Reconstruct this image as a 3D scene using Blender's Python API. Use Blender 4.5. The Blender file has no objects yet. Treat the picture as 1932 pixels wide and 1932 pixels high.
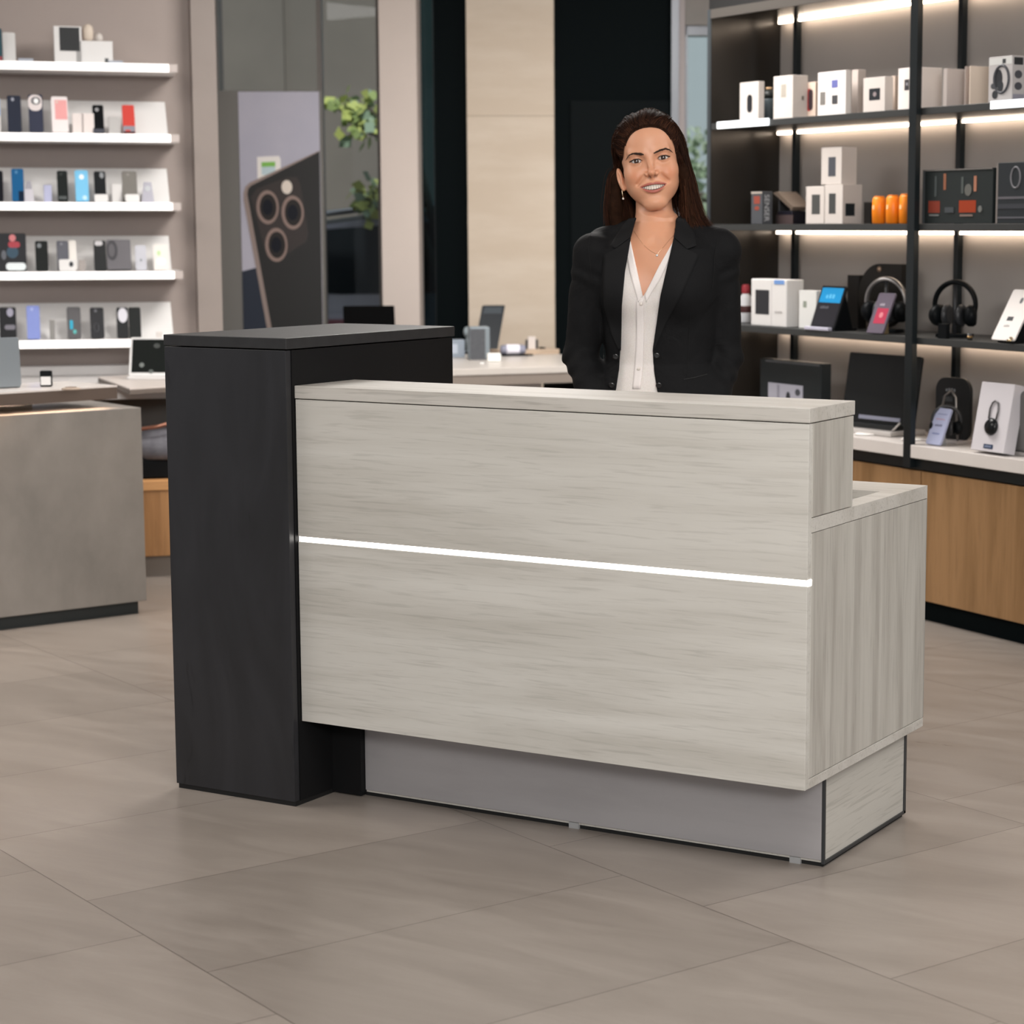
import bpy, bmesh, math, random
import numpy as np
from mathutils import Vector, Matrix, Euler
rad = math.radians
SC = bpy.context.scene
COL = SC.collection
random.seed(7)

# ------------------------------------------------------------------ camera
CAM_F, CAM_CX = 4027.4, 1180.0
CAM_C = Vector((3.1092, -3.9856, 1.3748)); CAM_YAW, CAM_PITCH = 0.5086, -0.1324
cd = bpy.data.cameras.new('camera'); cam = bpy.data.objects.new('camera', cd); COL.objects.link(cam)
cam.location = CAM_C; cam.rotation_euler = (math.pi/2 + CAM_PITCH, 0, CAM_YAW)
cd.sensor_width = 36; cd.lens = CAM_F/1932*36; cd.shift_x = -(CAM_CX-966)/1932
cd.clip_end = 100
cd.dof.use_dof = True; cd.dof.focus_distance = 4.95; cd.dof.aperture_fstop = 5.2
SC.camera = cam

# ------------------------------------------------------------------ exposure, world
SC.view_settings.view_transform = 'Standard'; SC.view_settings.look = 'None'
SC.view_settings.gamma = 1; SC.view_settings.use_curve_mapping = False
SC.view_settings.exposure = 0.0
w = bpy.data.worlds.new('world'); SC.world = w; w.use_nodes = True
w.node_tree.nodes['Background'].inputs[0].default_value = (0.92, 0.95, 1.0, 1)
w.node_tree.nodes['Background'].inputs[1].default_value = 0.5

def area(name, loc, rot, sx, sy, power, col=(1, .93, .86), spread=180):
    l = bpy.data.lights.new(name, 'AREA'); l.shape = 'RECTANGLE'; l.size = sx; l.size_y = sy
    l.energy = power; l.color = col; l.spread = rad(spread)
    o = bpy.data.objects.new(name, l); COL.objects.link(o); o.location = loc; o.rotation_euler = [rad(a) for a in rot]
    return o
# ceiling light panels over the shop floor (they hang just under the ceiling), plus added fill lights
area('ceiling_light_behind_desk', (-1.0, 2.9, 3.1), (0, 0, -23), 1.4, 1.2, 120, (1, .96, .92))
area('ceiling_light_centre', (0.1, 4.9, 3.1), (0, 0, -23), 1.5, 1.2, 85, (1, .95, .9))
area('fill_light_right', (3.3, 1.5, 3.1), (0, 0, -23), 1.6, 1.2, 75, (1, .97, .94))  # added fill, unseen: brightens the desk's right side and the shelving
area('ceiling_light_front', (3.2, -2.6, 3.1), (0, 0, -23), 3.0, 2.0, 60, (1, .97, .94))
area('ceiling_light_left', (-2.2, -0.8, 3.1), (0, 0, -23), 2.0, 2.0, 85, (1, .96, .92))
area('ceiling_light_staff', (2.2, -1.2, 3.0), (25, 0, 25), 1.2, .6, 22, (1, .96, .92))
area('desk_fill_light', (4.6, -5.2, 2.7), (62, 0, 35), 2.4, .8, 235, (1, .985, .97))  # added fill, unseen: angled from behind the camera onto the desk front
sun = bpy.data.lights.new('sun', 'SUN'); sun.energy = 3.2; sun.angle = rad(3); sun.color = (1, .95, .88)
so = bpy.data.objects.new('sun', sun); COL.objects.link(so); so.rotation_euler = (rad(48), 0, rad(29+12))

# ------------------------------------------------------------------ pixel/metre helper (camera ray in the 1932 frame)
_fw = Vector((-math.sin(CAM_YAW)*math.cos(CAM_PITCH), math.cos(CAM_YAW)*math.cos(CAM_PITCH), math.sin(CAM_PITCH)))
_rt = Vector((math.cos(CAM_YAW), math.sin(CAM_YAW), 0)); _up = _rt.cross(_fw)
def ray(px, py): return _fw + _rt*((px-CAM_CX)/CAM_F) - _up*((py-966)/CAM_F)
def plane_hit(px, py, p0, n):
    d = ray(px, py); return CAM_C + d*((p0-CAM_C).dot(n)/d.dot(n))
class Frame:
    """local frame: u along the furniture, v into it (away from viewer), z up"""
    def __init__(s, p0, deg):
        s.o = Vector((p0[0], p0[1], 0)); s.deg = deg
        s.U = Vector((math.cos(rad(deg)), math.sin(rad(deg)), 0)); s.V = Vector((-s.U.y, s.U.x, 0))
    def at(s, px, py, v=0):
        h = plane_hit(px, py, s.o + s.V*v, s.V); return (h-s.o).dot(s.U), h.z
    def top(s, px, py, z=0):
        h = plane_hit(px, py, Vector((0, 0, z)), Vector((0, 0, 1))); return (h-s.o).dot(s.U), (h-s.o).dot(s.V)
    def M(s, u=0, v=0, z=0, rz=0):
        p = s.o + s.U*u + s.V*v; return Matrix.Translation((p.x, p.y, z)) @ Matrix.Rotation(rad(s.deg+rz), 4, 'Z')
WORLD = Frame((0, 0), 0)

# ------------------------------------------------------------------ materials
MATS = {}
def mat(name, col, rough=.5, metal=0, emit=None, es=1, trans=0, ior=1.45, coat=0, spec=.5, sheen=0, alpha=1):
    if name in MATS: return MATS[name]
    m = bpy.data.materials.new(name); m.use_nodes = True; b = m.node_tree.nodes['Principled BSDF']
    b.inputs['Base Color'].default_value = (*col, 1); b.inputs['Roughness'].default_value = rough
    b.inputs['Metallic'].default_value = metal; b.inputs['Transmission Weight'].default_value = trans
    b.inputs['IOR'].default_value = ior; b.inputs['Coat Weight'].default_value = coat
    b.inputs['Specular IOR Level'].default_value = spec; b.inputs['Sheen Weight'].default_value = sheen
    b.inputs['Alpha'].default_value = alpha
    if emit: b.inputs['Emission Color'].default_value = (*emit, 1); b.inputs['Emission Strength'].default_value = es
    MATS[name] = m; return m
def nodes(m): return m.node_tree.nodes, m.node_tree.links, m.node_tree.nodes['Principled BSDF']
def N(nt, kind, **kw):
    n = nt.nodes.new(kind)
    for k, v in kw.items():
        if k.startswith('i_'): n.inputs[k[2:].replace('_', ' ')].default_value = v
        else: setattr(n, k, v)
    return n
def ramp(nt, stops):
    r = nt.nodes.new('ShaderNodeValToRGB'); e = r.color_ramp.elements
    while len(e) < len(stops): e.new(.5)
    for i, (p, c) in enumerate(stops): e[i].position = p; e[i].color = (*c, 1)
    return r
def srgb(h):
    h = h.lstrip('#'); return tuple(((int(h[i:i+2], 16)/255+.055)/1.055)**2.4 if int(h[i:i+2], 16) > 10 else int(h[i:i+2], 16)/255/12.92 for i in (0, 2, 4))

def wood_mat(name, light, dark, axis, coarse=1.0, rough=.45, fine=.5, knots=True, bump=.02):
    """grain runs along axis (0,1,2) of the part's own coordinates"""
    m = mat(name, light, rough); nt = m.node_tree; ns, L, b = nodes(m)
    tc = N(nt, 'ShaderNodeTexCoord'); mp = N(nt, 'ShaderNodeMapping')
    sc = [7.0*coarse]*3; sc[axis] = .5*coarse; mp.inputs['Scale'].default_value = sc
    L.new(tc.outputs['Object'], mp.inputs[0])
    n0 = N(nt, 'ShaderNodeTexNoise'); n0.inputs['Scale'].default_value = .9; n0.inputs['Detail'].default_value = 3
    L.new(mp.outputs[0], n0.inputs['Vector'])
    w1 = N(nt, 'ShaderNodeVectorMath', operation='MULTIPLY_ADD'); w1.inputs[1].default_value = (.55, .55, .55)
    L.new(n0.outputs['Color'], w1.inputs[0]); L.new(mp.outputs[0], w1.inputs[2])
    n1 = N(nt, 'ShaderNodeTexNoise'); n1.inputs['Scale'].default_value = 1.5; n1.inputs['Detail'].default_value = 8; n1.inputs['Roughness'].default_value = .62; n1.inputs['Distortion'].default_value = .5
    L.new(w1.outputs[0], n1.inputs['Vector'])
    mp2 = N(nt, 'ShaderNodeMapping'); s2 = [150.0]*3; s2[axis] = 7; mp2.inputs['Scale'].default_value = s2
    L.new(tc.outputs['Object'], mp2.inputs[0])
    n2 = N(nt, 'ShaderNodeTexNoise'); n2.inputs['Scale'].default_value = 1; n2.inputs['Detail'].default_value = 4; n2.inputs['Distortion'].default_value = .6
    L.new(mp2.outputs[0], n2.inputs['Vector'])
    r1 = ramp(nt, [(.36, dark), (.5, tuple(a*.35+c*.65 for a, c in zip(dark, light))), (.62, light)])
    L.new(n1.outputs[0], r1.inputs[0])
    r2 = ramp(nt, [(.33, (.62, .61, .60)), (.47, (1, 1, 1))]); L.new(n2.outputs[0], r2.inputs[0])
    mx = N(nt, 'ShaderNodeMix', data_type='RGBA', blend_type='MULTIPLY'); mx.inputs[0].default_value = fine
    L.new(r1.outputs[0], mx.inputs[6]); L.new(r2.outputs[0], mx.inputs[7]); L.new(mx.outputs[2], b.inputs['Base Color'])
    bp = N(nt, 'ShaderNodeBump'); bp.inputs['Strength'].default_value = bump*8; bp.inputs['Distance'].default_value = .0006
    L.new(n2.outputs[0], bp.inputs['Height']); L.new(bp.outputs[0], b.inputs['Normal'])
    return m
def mottled(name, a, c, scale=3, rough=.5, metal=0, stretch=(1, 1, 1), lo=.35, hi=.65, detail=5, spec=.5, bump=0, dist=0):
    m = mat(name, a, rough, metal, spec=spec); nt = m.node_tree; ns, L, b = nodes(m)
    tc = N(nt, 'ShaderNodeTexCoord'); mp = N(nt, 'ShaderNodeMapping'); mp.inputs['Scale'].default_value = stretch
    L.new(tc.outputs['Object'], mp.inputs[0])
    n1 = N(nt, 'ShaderNodeTexNoise'); n1.inputs['Scale'].default_value = scale; n1.inputs['Detail'].default_value = detail; n1.inputs['Roughness'].default_value = .6; n1.inputs['Distortion'].default_value = dist
    L.new(mp.outputs[0], n1.inputs['Vector'])
    r = ramp(nt, [(lo, a), (hi, c)]); L.new(n1.outputs[0], r.inputs[0]); L.new(r.outputs[0], b.inputs['Base Color'])
    if bump:
        bp = N(nt, 'ShaderNodeBump'); bp.inputs['Strength'].default_value = bump; bp.inputs['Distance'].default_value = .002
        L.new(n1.outputs[0], bp.inputs['Height']); L.new(bp.outputs[0], b.inputs['Normal'])
    return m

# ------------------------------------------------------------------ mesh builder
class MB:
    def __init__(s): s.v = []; s.f = []; s.sm = []; s.mi = []
    def add(s, vs, fs, smooth=False, mi=0):
        o = len(s.v); s.v += [tuple(v) for v in vs]
        s.f += [tuple(i+o for i in f) for f in fs]; s.sm += [smooth]*len(fs); s.mi += [mi]*len(fs); return s
    def box(s, x0, x1, y0, y1, z0, z1, M=None, mi=0):
        vs = [Vector((x, y, z)) for z in (z0, z1) for y in (y0, y1) for x in (x0, x1)]
        if M: vs = [M @ v for v in vs]
        return s.add(vs, [(0, 2, 3, 1), (4, 5, 7, 6), (0, 1, 5, 4), (2, 6, 7, 3), (0, 4, 6, 2), (1, 3, 7, 5)], mi=mi)
    def prism(s, poly, a, b, axis=1, M=None, smooth=False, mi=0):
        """poly in the two other axes, extruded from a to b along axis"""
        n = len(poly); vs = []
        for t in (a, b):
            for p, q in poly:
                v = {0: (t, p, q), 1: (p, t, q), 2: (p, q, t)}[axis]; vs.append(M @ Vector(v) if M else Vector(v))
        s.add(vs, [tuple(range(n))[::-1], tuple(range(n, 2*n))], mi=mi)
        s.f += [tuple(len(s.v)-2*n+k for k in (i, (i+1) % n, n+(i+1) % n, n+i)) for i in range(n)]
        s.sm += [smooth]*n; s.mi += [mi]*n; return s
    def cyl(s, c, r, h, axis=2, n=24, r2=None, smooth=True, M=None, mi=0):
        r2 = r if r2 is None else r2
        vs = []
        for t, rr in ((0, r), (h, r2)):
            for i in range(n):
                a = 2*math.pi*i/n; p, q = rr*math.cos(a), rr*math.sin(a)
                d = {0: (t, p, q), 1: (p, t, q), 2: (p, q, t)}[axis]
                v = Vector(c)+Vector(d); vs.append(M @ v if M else v)
        s.add(vs, [tuple(range(n))[::-1], tuple(range(n, 2*n))], mi=mi)
        o = len(s.v)-2*n
        s.f += [(o+i, o+(i+1) % n, o+n+(i+1) % n, o+n+i) for i in range(n)]; s.sm += [smooth]*n; s.mi += [mi]*n; return s
    def lathe(s, prof, c=(0, 0, 0), n=24, axis=2, M=None, smooth=True, mi=0):
        vs = []
        for r, h in prof:
            for i in range(n):
                a = 2*math.pi*i/n; p, q = r*math.cos(a), r*math.sin(a)
                d = {0: (h, p, q), 1: (p, h, q), 2: (p, q, h)}[axis]; v = Vector(c)+Vector(d); vs.append(M @ v if M else v)
        fs = [(k*n+i, k*n+(i+1) % n, (k+1)*n+(i+1) % n, (k+1)*n+i) for k in range(len(prof)-1) for i in range(n)]
        fs += [tuple(range(n))[::-1], tuple(range((len(prof)-1)*n, len(prof)*n))]
        return s.add(vs, fs, smooth, mi)
    def tube(s, pts, r, n=8, closed=False, flat=1.0, M=None, mi=0, up=None):
        pts = [Vector(p) for p in pts]; k = len(pts); rs = r if hasattr(r, '__len__') else [r]*k
        vs = []; prev = up
        for i, p in enumerate(pts):
            t = (pts[(i+1) % k]-pts[i-1]) if closed else (pts[min(i+1, k-1)]-pts[max(i-1, 0)])
            t.normalize()
            if prev is None: prev = Vector((0, 0, 1)) if abs(t.z) < .9 else Vector((1, 0, 0))
            a = (prev-t*prev.dot(t)).normalized(); b = t.cross(a); prev = a
            for j in range(n):
                th = 2*math.pi*j/n; v = p+a*(math.cos(th)*rs[i]*flat)+b*(math.sin(th)*rs[i]); vs.append(M @ v if M else v)
        m = k if closed else k-1
        fs = [(i*n+j, i*n+(j+1) % n, ((i+1) % k)*n+(j+1) % n, ((i+1) % k)*n+j) for i in range(m) for j in range(n)]
        if not closed: fs += [tuple(range(n))[::-1], tuple(range((k-1)*n, k*n))]
        return s.add(vs, fs, True, mi)
    def grid(s, P, smooth=True, closed_u=False, mi=0):
        """P[i][j] points"""
        a, b = len(P), len(P[0]); vs = [p for row in P for p in row]
        fs = [(i*b+j, ((i+1) % a)*b+j, ((i+1) % a)*b+(j+1) % b, i*b+(j+1) % b) for i in range(a if closed_u else a-1) for j in range(b-1)]
        return s.add(vs, fs, smooth, mi)
    def mesh(s, name):
        me = bpy.data.meshes.new(name); me.from_pydata([tuple(v) for v in s.v], [], s.f)
        me.polygons.foreach_set('use_smooth', s.sm); me.polygons.foreach_set('material_index', s.mi)
        bm = bmesh.new(); bm.from_mesh(me); bmesh.ops.recalc_face_normals(bm, faces=bm.faces); bm.to_mesh(me); bm.free()
        me.update(); return me
def obj(name, mb, m, parent=None, bevel=0, M=None, label=None, seg=2):
    me = mb.mesh(name); o = bpy.data.objects.new(name, me); COL.objects.link(o)
    for x in (m if isinstance(m, (list, tuple)) else [m]): me.materials.append(x)
    if parent: o.parent = parent
    if M is not None: o.matrix_local = M
    if bevel:
        b = o.modifiers.new('b', 'BEVEL'); b.width = bevel; b.segments = seg; b.limit_method = 'ANGLE'; b.angle_limit = rad(40); b.harden_normals = False
    if label: o['label'] = label
    return o
def tag(o, label, cat, group=None):
    o['label'] = label; o['category'] = cat
    if group: o['group'] = group
    return o
def thing(name, label, cat, M, group=None):
    o = bpy.data.objects.new(name, None); COL.objects.link(o); o.empty_display_size = .05
    o.matrix_world = M; return tag(o, label, cat, group)
def struct(name, mb, m, M=None, bevel=0, parent=None):
    o = obj(name, mb, m, parent, bevel, M)
    if not parent: o['kind'] = 'structure'
    return o
def B(x0, x1, y0, y1, z0, z1): return MB().box(x0, x1, y0, y1, z0, z1)
def dup(root, M, label=None, group=None):
    r = root.copy(); COL.objects.link(r); r.matrix_world = M
    if label: r['label'] = label
    if group: r['group'] = group
    for ch in root.children:
        c = ch.copy(); COL.objects.link(c); c.parent = r
        for g in ch.children:
            d = g.copy(); COL.objects.link(d); d.parent = c
    return r
# ================================================================== ROOM
def pt(px, z):
    p = CAM_C + ray(px, 430)*z; return (p.x, p.y)
LW = Frame(pt(345, 9.3), 45)            # left display wall: v=0 is the shelves' front edge
WW = Frame(pt(600, 11.3), 29.14)        # window wall
RU = Frame(pt(1728, 7.4), -30)          # right shelving: v=0 is the shelf front edge

# floor tiles
m = mat('floor_tile', (.3, .27, .24), .32); nt = m.node_tree; ns, L, b = nodes(m)
tc = N(nt, 'ShaderNodeTexCoord'); mp = N(nt, 'ShaderNodeMapping', vector_type='POINT')
mp.inputs['Rotation'].default_value = (0, 0, rad(23)); mp.inputs['Location'].default_value = (-1.187+.538*10, .72+.98*10, 0)
L.new(tc.outputs['Object'], mp.inputs[0])
br = N(nt, 'ShaderNodeTexBrick'); br.offset = .5; br.inputs['Scale'].default_value = 1; br.inputs['Mortar Size'].default_value = .0013
br.inputs['Brick Width'].default_value = .538; br.inputs['Row Height'].default_value = .98; br.inputs['Mortar Smooth'].default_value = .1
br.inputs['Color1'].default_value = (.9, .9, .9, 1); br.inputs['Color2'].default_value = (1.06, 1.06, 1.06, 1); br.inputs['Mortar'].default_value = (.40, .38, .37, 1)
L.new(mp.outputs[0], br.inputs['Vector'])
mp2 = N(nt, 'ShaderNodeMapping'); mp2.inputs['Rotation'].default_value = (0, 0, rad(-8)); mp2.inputs['Scale'].default_value = (1.1, 5, 1)
L.new(tc.outputs['Object'], mp2.inputs[0])
n1 = N(nt, 'ShaderNodeTexNoise'); n1.inputs['Scale'].default_value = 1.6; n1.inputs['Detail'].default_value = 9; n1.inputs['Roughness'].default_value = .68; n1.inputs['Distortion'].default_value = .8
L.new(mp2.outputs[0], n1.inputs['Vector'])
r = ramp(nt, [(.3, srgb('#80776f')), (.5, srgb('#8a8179')), (.72, srgb('#958c84'))]); L.new(n1.outputs[0], r.inputs[0])
mx = N(nt, 'ShaderNodeMix', data_type='RGBA', blend_type='MULTIPLY'); mx.inputs[0].default_value = 1
L.new(r.outputs[0], mx.inputs[6]); L.new(br.outputs[0], mx.inputs[7]); L.new(mx.outputs[2], b.inputs['Base Color'])
r3 = ramp(nt, [(.3, (.27,)*3), (.7, (.36,)*3)]); L.new(n1.outputs[0], r3.inputs[0]); L.new(r3.outputs[0], b.inputs['Roughness'])
struct('floor', B(-16, 12, -9, 18, -.1, 0), m)

M_wall = mottled('greige_paint', srgb('#a1958f'), srgb('#a89c96'), 1.2, .7)
M_ceil = mat('ceiling_paint', (.5, .48, .46), .9)
M_col = mottled('beige_column', srgb('#d3c6be'), srgb('#dacdc4'), .8, .6)
M_blk = mat('black_panel', (.0025, .0045, .0052), .6, spec=.04)
M_blkgloss = mat('black_glass_panel', (.004, .009, .012), .12)
M_steel = mat('grey_steel', (.22, .23, .25), .4, .6)
M_white = mat('white_laminate', (.72, .70, .69), .45)
struct('ceiling', B(-12, 7, -17, .25, 3.2, 3.3), M_ceil, WW.M())

# left wall and its end column
uc = LW.at(370, 430, .28)[0]
struct('wall_left', B(-7, uc, .30, .42, 0, 3.2), M_wall, LW.M())
u1, u2 = LW.at(370, 430, .2)[0], LW.at(416, 430, .2)[0]
struct('trim_1', B(u1, u2, .2, 2.4, 0, 3.2), mottled('grey_column', srgb('#8c827c'), srgb('#958b85'), 1, .6), LW.M())

# window wall
def wu(px, v=0): return WW.at(px, 430, v)[0]
def wz(py, v=0): return WW.at(700, py, v)[1]
struct('wall_back', B(wu(360), wu(416), 0, .2, 0, 3.2).box(wu(720), wu(790), .0, .2, 0, 3.2), M_wall, WW.M())
struct('trim_2', B(wu(720, -.25), wu(790, -.25), -.25, .0, 0, 3.2), M_col, WW.M())                 # pale pillar
struct('trim_3', B(wu(825), wu(884), -.1, .2, 0, 3.2), M_blk, WW.M())                                # black column
trav = mottled('travertine', srgb('#d6c8b7'), srgb('#cbbba8'), 1.6, .55, stretch=(1, 1, 5), lo=.3, hi=.6, detail=8)
nt = trav.node_tree; ns, L, b = nodes(trav)
tc = N(nt, 'ShaderNodeTexCoord'); sx = N(nt, 'ShaderNodeSeparateXYZ'); L.new(tc.outputs['Object'], sx.inputs[0])
dv = N(nt, 'ShaderNodeMath', operation='MODULO'); dv.inputs[1].default_value = 1.75; L.new(sx.outputs[2], dv.inputs[0])
ab = N(nt, 'ShaderNodeMath', operation='COMPARE'); ab.inputs[1].default_value = .2; ab.inputs[2].default_value = .003; L.new(dv.outputs[0], ab.inputs[0])
mx = N(nt, 'ShaderNodeMix', data_type='RGBA'); mx.inputs[7].default_value = (*srgb('#b09f8c'), 1)
L.new(ab.outputs[0], mx.inputs[0]); L.new(b.inputs['Base Color'].links[0].from_socket, mx.inputs[6]); L.new(mx.outputs[2], b.inputs['Base Color'])
struct('trim_4', B(wu(883, -.15), wu(1046, -.15), -.15, .2, 0, 3.2), trav, WW.M())
mb = B(wu(1046), wu(1267), -.05, .2, 0, 3.2)
struct('wall_black', mb, M_blk, WW.M())
# a flush black door in it
mb = B(wu(1078, -.06), wu(1262, -.06), -.065, -.05, 0, wz(190, -.06)); struct('door_1', mb, mat('black_door', (.0035, .0055, .0062), .5, spec=.05), WW.M())
struct('trim_5', B(wu(1266, -.08), wu(1280, -.08), -.08, .1, 0, 3.2), M_steel, WW.M())
struct('trim_6', B(wu(1280, -.05), wu(1291, -.05), -.05, .1, 0, 3.2), mat('pale_frame', srgb('#a39a99'), .5), WW.M())

def glass(name, tint, rough=.0, refl=.12):
    m = mat(name, tint, rough); nt = m.node_tree; ns, L, b = nodes(m)
    out = nt.nodes['Material Output']; tr = N(nt, 'ShaderNodeBsdfTransparent'); tr.inputs[0].default_value = (*tint, 1)
    gl = N(nt, 'ShaderNodeBsdfGlossy'); gl.inputs['Roughness'].default_value = rough
    fr = N(nt, 'ShaderNodeFresnel'); fr.inputs[0].default_value = 1.5; ms = N(nt, 'ShaderNodeMixShader')
    fm_ = N(nt, 'ShaderNodeMath', operation='MULTIPLY'); fm_.inputs[1].default_value = .3; L.new(fr.outputs[0], fm_.inputs[0]); L.new(fm_.outputs[0], ms.inputs[0]); L.new(tr.outputs[0], ms.inputs[1]); L.new(gl.outputs[0], ms.inputs[2]); L.new(ms.outputs[0], out.inputs[0])
    return m
M_glass = glass('window_glass', (.8, .83, .84)); M_glassdk = glass('teal_glass', (.22, .33, .36))
def window(name, pa, pb, zb, zt, gm, fm, mull=(), fw=.03):
    a, c = wu(pa), wu(pb); mb = MB()
    mb.box(a, a+fw, -.03, .08, zb, zt); mb.box(c-fw, c, -.03, .08, zb, zt); mb.box(a, c, -.03, .08, zt-.05, zt); mb.box(a, c, -.03, .08, zb, zb+.05)
    for p in mull: mb.box(wu(p)-.012, wu(p)+.012, -.02, .06, zb, zt)
    o = struct(name, mb, fm, WW.M())
    obj('pane', B(a+fw, c-fw, .02, .03, zb+.05, zt-.05), gm, o, label='clear glass pane')
    return o
M_fr = mat('window_frame_grey', srgb('#77716c'), .5)
window('window_1', 416, 720, .05, 3.19, M_glass, M_fr, (609,), fw=.012)
window('window_2', 790, 825, .05, 3.19, M_glassdk, mat('dark_frame', (.01, .015, .017), .4), fw=.01)
window('window_3', 1291, 1339, .05, 2.42, M_glass, M_steel, fw=.014)
struct('wall_over_window', B(wu(1291), wu(1700), -.05, .2, 2.42, 3.2), mottled('grey_header', srgb('#7d7a76'), srgb('#8c8580'), 2, .6), WW.M())
struct('wall_right', B(RU.at(1336, 430, .36)[0], 2.8, .36, .5, 0, 3.2), mat('dark_wall', (.02, .02, .02), .6), RU.M())
# black bulkhead over the shelving
struct('trim_7', B(RU.at(1426, 10, .1)[0], 2.8, .1, .36, 2.26, 3.2), M_blk, RU.M())

# ------------------------------------------------------------------ OUTDOORS beyond the windows
OF = Frame(pt(600, 15.0), 29.14)
struct('ground', B(-6, 8, -3.4, 6, -.12, -.02), mat('pavement', (.22, .22, .23), .8), OF.M())
st = mottled('grey_render', srgb('#75706a'), srgb('#827c75'), .7, .9)
st = st
o = obj('building', B(-6, 1.6, 2.2, 2.6, 0, 6).box(-2.2, -.55, 2.14, 2.2, 0, 6), st, M=OF.M()); tag(o, 'plain grey building facade across the street behind the window', 'building')
# ================================================================== RECEPTION DESK
W_, HW_, DU, HL, DL, HB = 1.3183, 1.0082, .2307, .7794, .6717, .2055
A_, HD, DD, PR, SB = .3698, 1.12, .6761, .0279, .1415
wl, wd = srgb('#c3c0b9'), srgb('#b1ada5')
WH = wood_mat('pale_grey_wood_horizontal', wl, wd, 0, .8, fine=.34)
WV = wood_mat('pale_grey_wood_vertical', srgb('#b3afa7'), srgb('#9b968e'), 2, 1.5, fine=.36)
WB = wood_mat('pale_grey_wood_base', srgb('#b6b2aa'), wd, 1, 1.3)
WT = wood_mat('pale_grey_wood_top', srgb('#bdb9b2'), srgb('#aca79f'), 0, .9)
desk = thing('reception_desk', 'pale grey wood reception desk with a glowing front strip and a tall black end cabinet', 'desk', Matrix())
t = .019; g = .0015
zs = .655                                               # light strip height
zs = HB + (HW_-HB)*.548
sh = .0125
top_t = .030
# front panels
obj('front_panel', B(g, W_-.001, 0, t, zs+sh/2, HW_-top_t-.0022), WH, desk, .0008)
obj('front_panel', B(g, W_-.001, 0, t, HB, zs-sh/2), WH, desk, .0008)
obj('light_strip', B(g, W_+.0008, .0035, t, zs-sh/2, zs+sh/2), mat('led_white', (1, 1, 1), .5, emit=(1, .95, .88), es=5.5), desk, label='glowing white light strip')
obj('countertop', B(.0, W_+.001, -.001, DU+.004, HW_-top_t, HW_), WT, desk, .0012)
# upper box end and back
obj('side_panel', B(W_-t, W_-.0005, t+.001, DU, HL+.0018, HW_-top_t-.0022), WV, desk, .0006)
obj('back_panel', B(.002, W_-t-.001, DU-t, DU, HL, HW_-top_t-.001), WH, desk)
obj('upper_shelf', B(.002, W_-t-.001, t+.001, DU-t-.001, HL+.002, HL+.02), WH, desk)
# work surface: a frame round an open well at the clerk's end, a strip at the user's side
lt = .030
wk = MB(); wk.box(.003, W_-.0003, t+.001, DU, HL-lt, HL); wk.box(W_-.055, W_-.0003, DU, DL-.14, HL-lt, HL); wk.box(.003, W_-.0003, DL-.14, DL+.002, HL-lt, HL)
wk.box(.003, .30, DU, DL-.14, HL-lt, HL)
wk = MB()
P2 = [(.003, t+.001), (W_-.0003, t+.001), (W_-.0003, DL+.002), (.003, DL+.002)]
Q2 = [(.30, DU-.03), (W_-.052, DU-.03), (W_-.052, DL-.16), (.30, DL-.16)]
vs = [(x, y, z) for z in (HL-lt, HL) for x, y in P2+Q2]; fs = []
for i in range(4):
    j = (i+1) % 4
    fs += [(8+i, 8+j, 12+j, 12+i), (i, 4+i, 4+j, j), (i, j, 8+j, 8+i), (4+j, 4+i, 12+i, 12+j)]
wk.add(vs, fs); obj('work_surface', wk, WT, desk)
obj('well', B(.302, W_-.054, DU-.028, DL-.162, HL-.17, HL-.16), mat('dark_well', (.03, .028, .026), .6), desk, label='dark recess in the work surface')
obj('end_panel', B(W_-t, W_-.001, t+.001, DL, HB+.022, HL-lt-.0018), WV, desk, .0006)
obj('rear_panel', B(.003, W_-t-.001, DL-t, DL, HB+.022, HL-lt-.001), WV, desk)
obj('bottom_panel', B(.003, W_-.0006, t+.001, DL+.002, HB, HB+.0205), WT, desk, .0006)
obj('edge_strip', B(W_-.019, W_-.0004, DL-.0, DL+.0025, HB+.022, HL-lt), mat('edge_pale', srgb('#8e8b85'), .4), desk)
# plinth
M_alu = mottled('brushed_aluminium', srgb('#a3a0a1'), srgb('#aba8a9'), 2, .42, .35, stretch=(1, 1, 6))
zf = .016
obj('kick_panel', B(.085, W_-.0172, SB-.004, SB, zf, HB), M_alu, desk, label='brushed metal kick panel')
pb = obj('plinth', B(.085, W_-.018, SB, DL-.0635, zf-.006, HB), WB, desk)
mdk = mat('dark_edge_trim', (.06, .063, .066), .35, .6)
e = MB(); x1 = W_-.0148
e.box(x1-.007, x1, SB-.0048, SB+.001, .008, HB); e.box(x1-.007, x1, DL-.0725, DL-.0625, .008, HB); e.box(x1-.007, x1, SB, DL-.063, .008, .015)
obj('edge_trim', e, mdk, desk, label='dark metal edge trim')
obj('toe_recess', B(.08, W_-.022, SB+.004, DL-.067, .0, .0155), mat('black_recess', (.006, .006, .006), .6), desk)
for x in (.66, 1.22): obj('glide', B(x, x+.026, SB-.003, SB+.03, 0, .014), mat('grey_glide', (.3, .3, .3), .5), desk)
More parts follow.
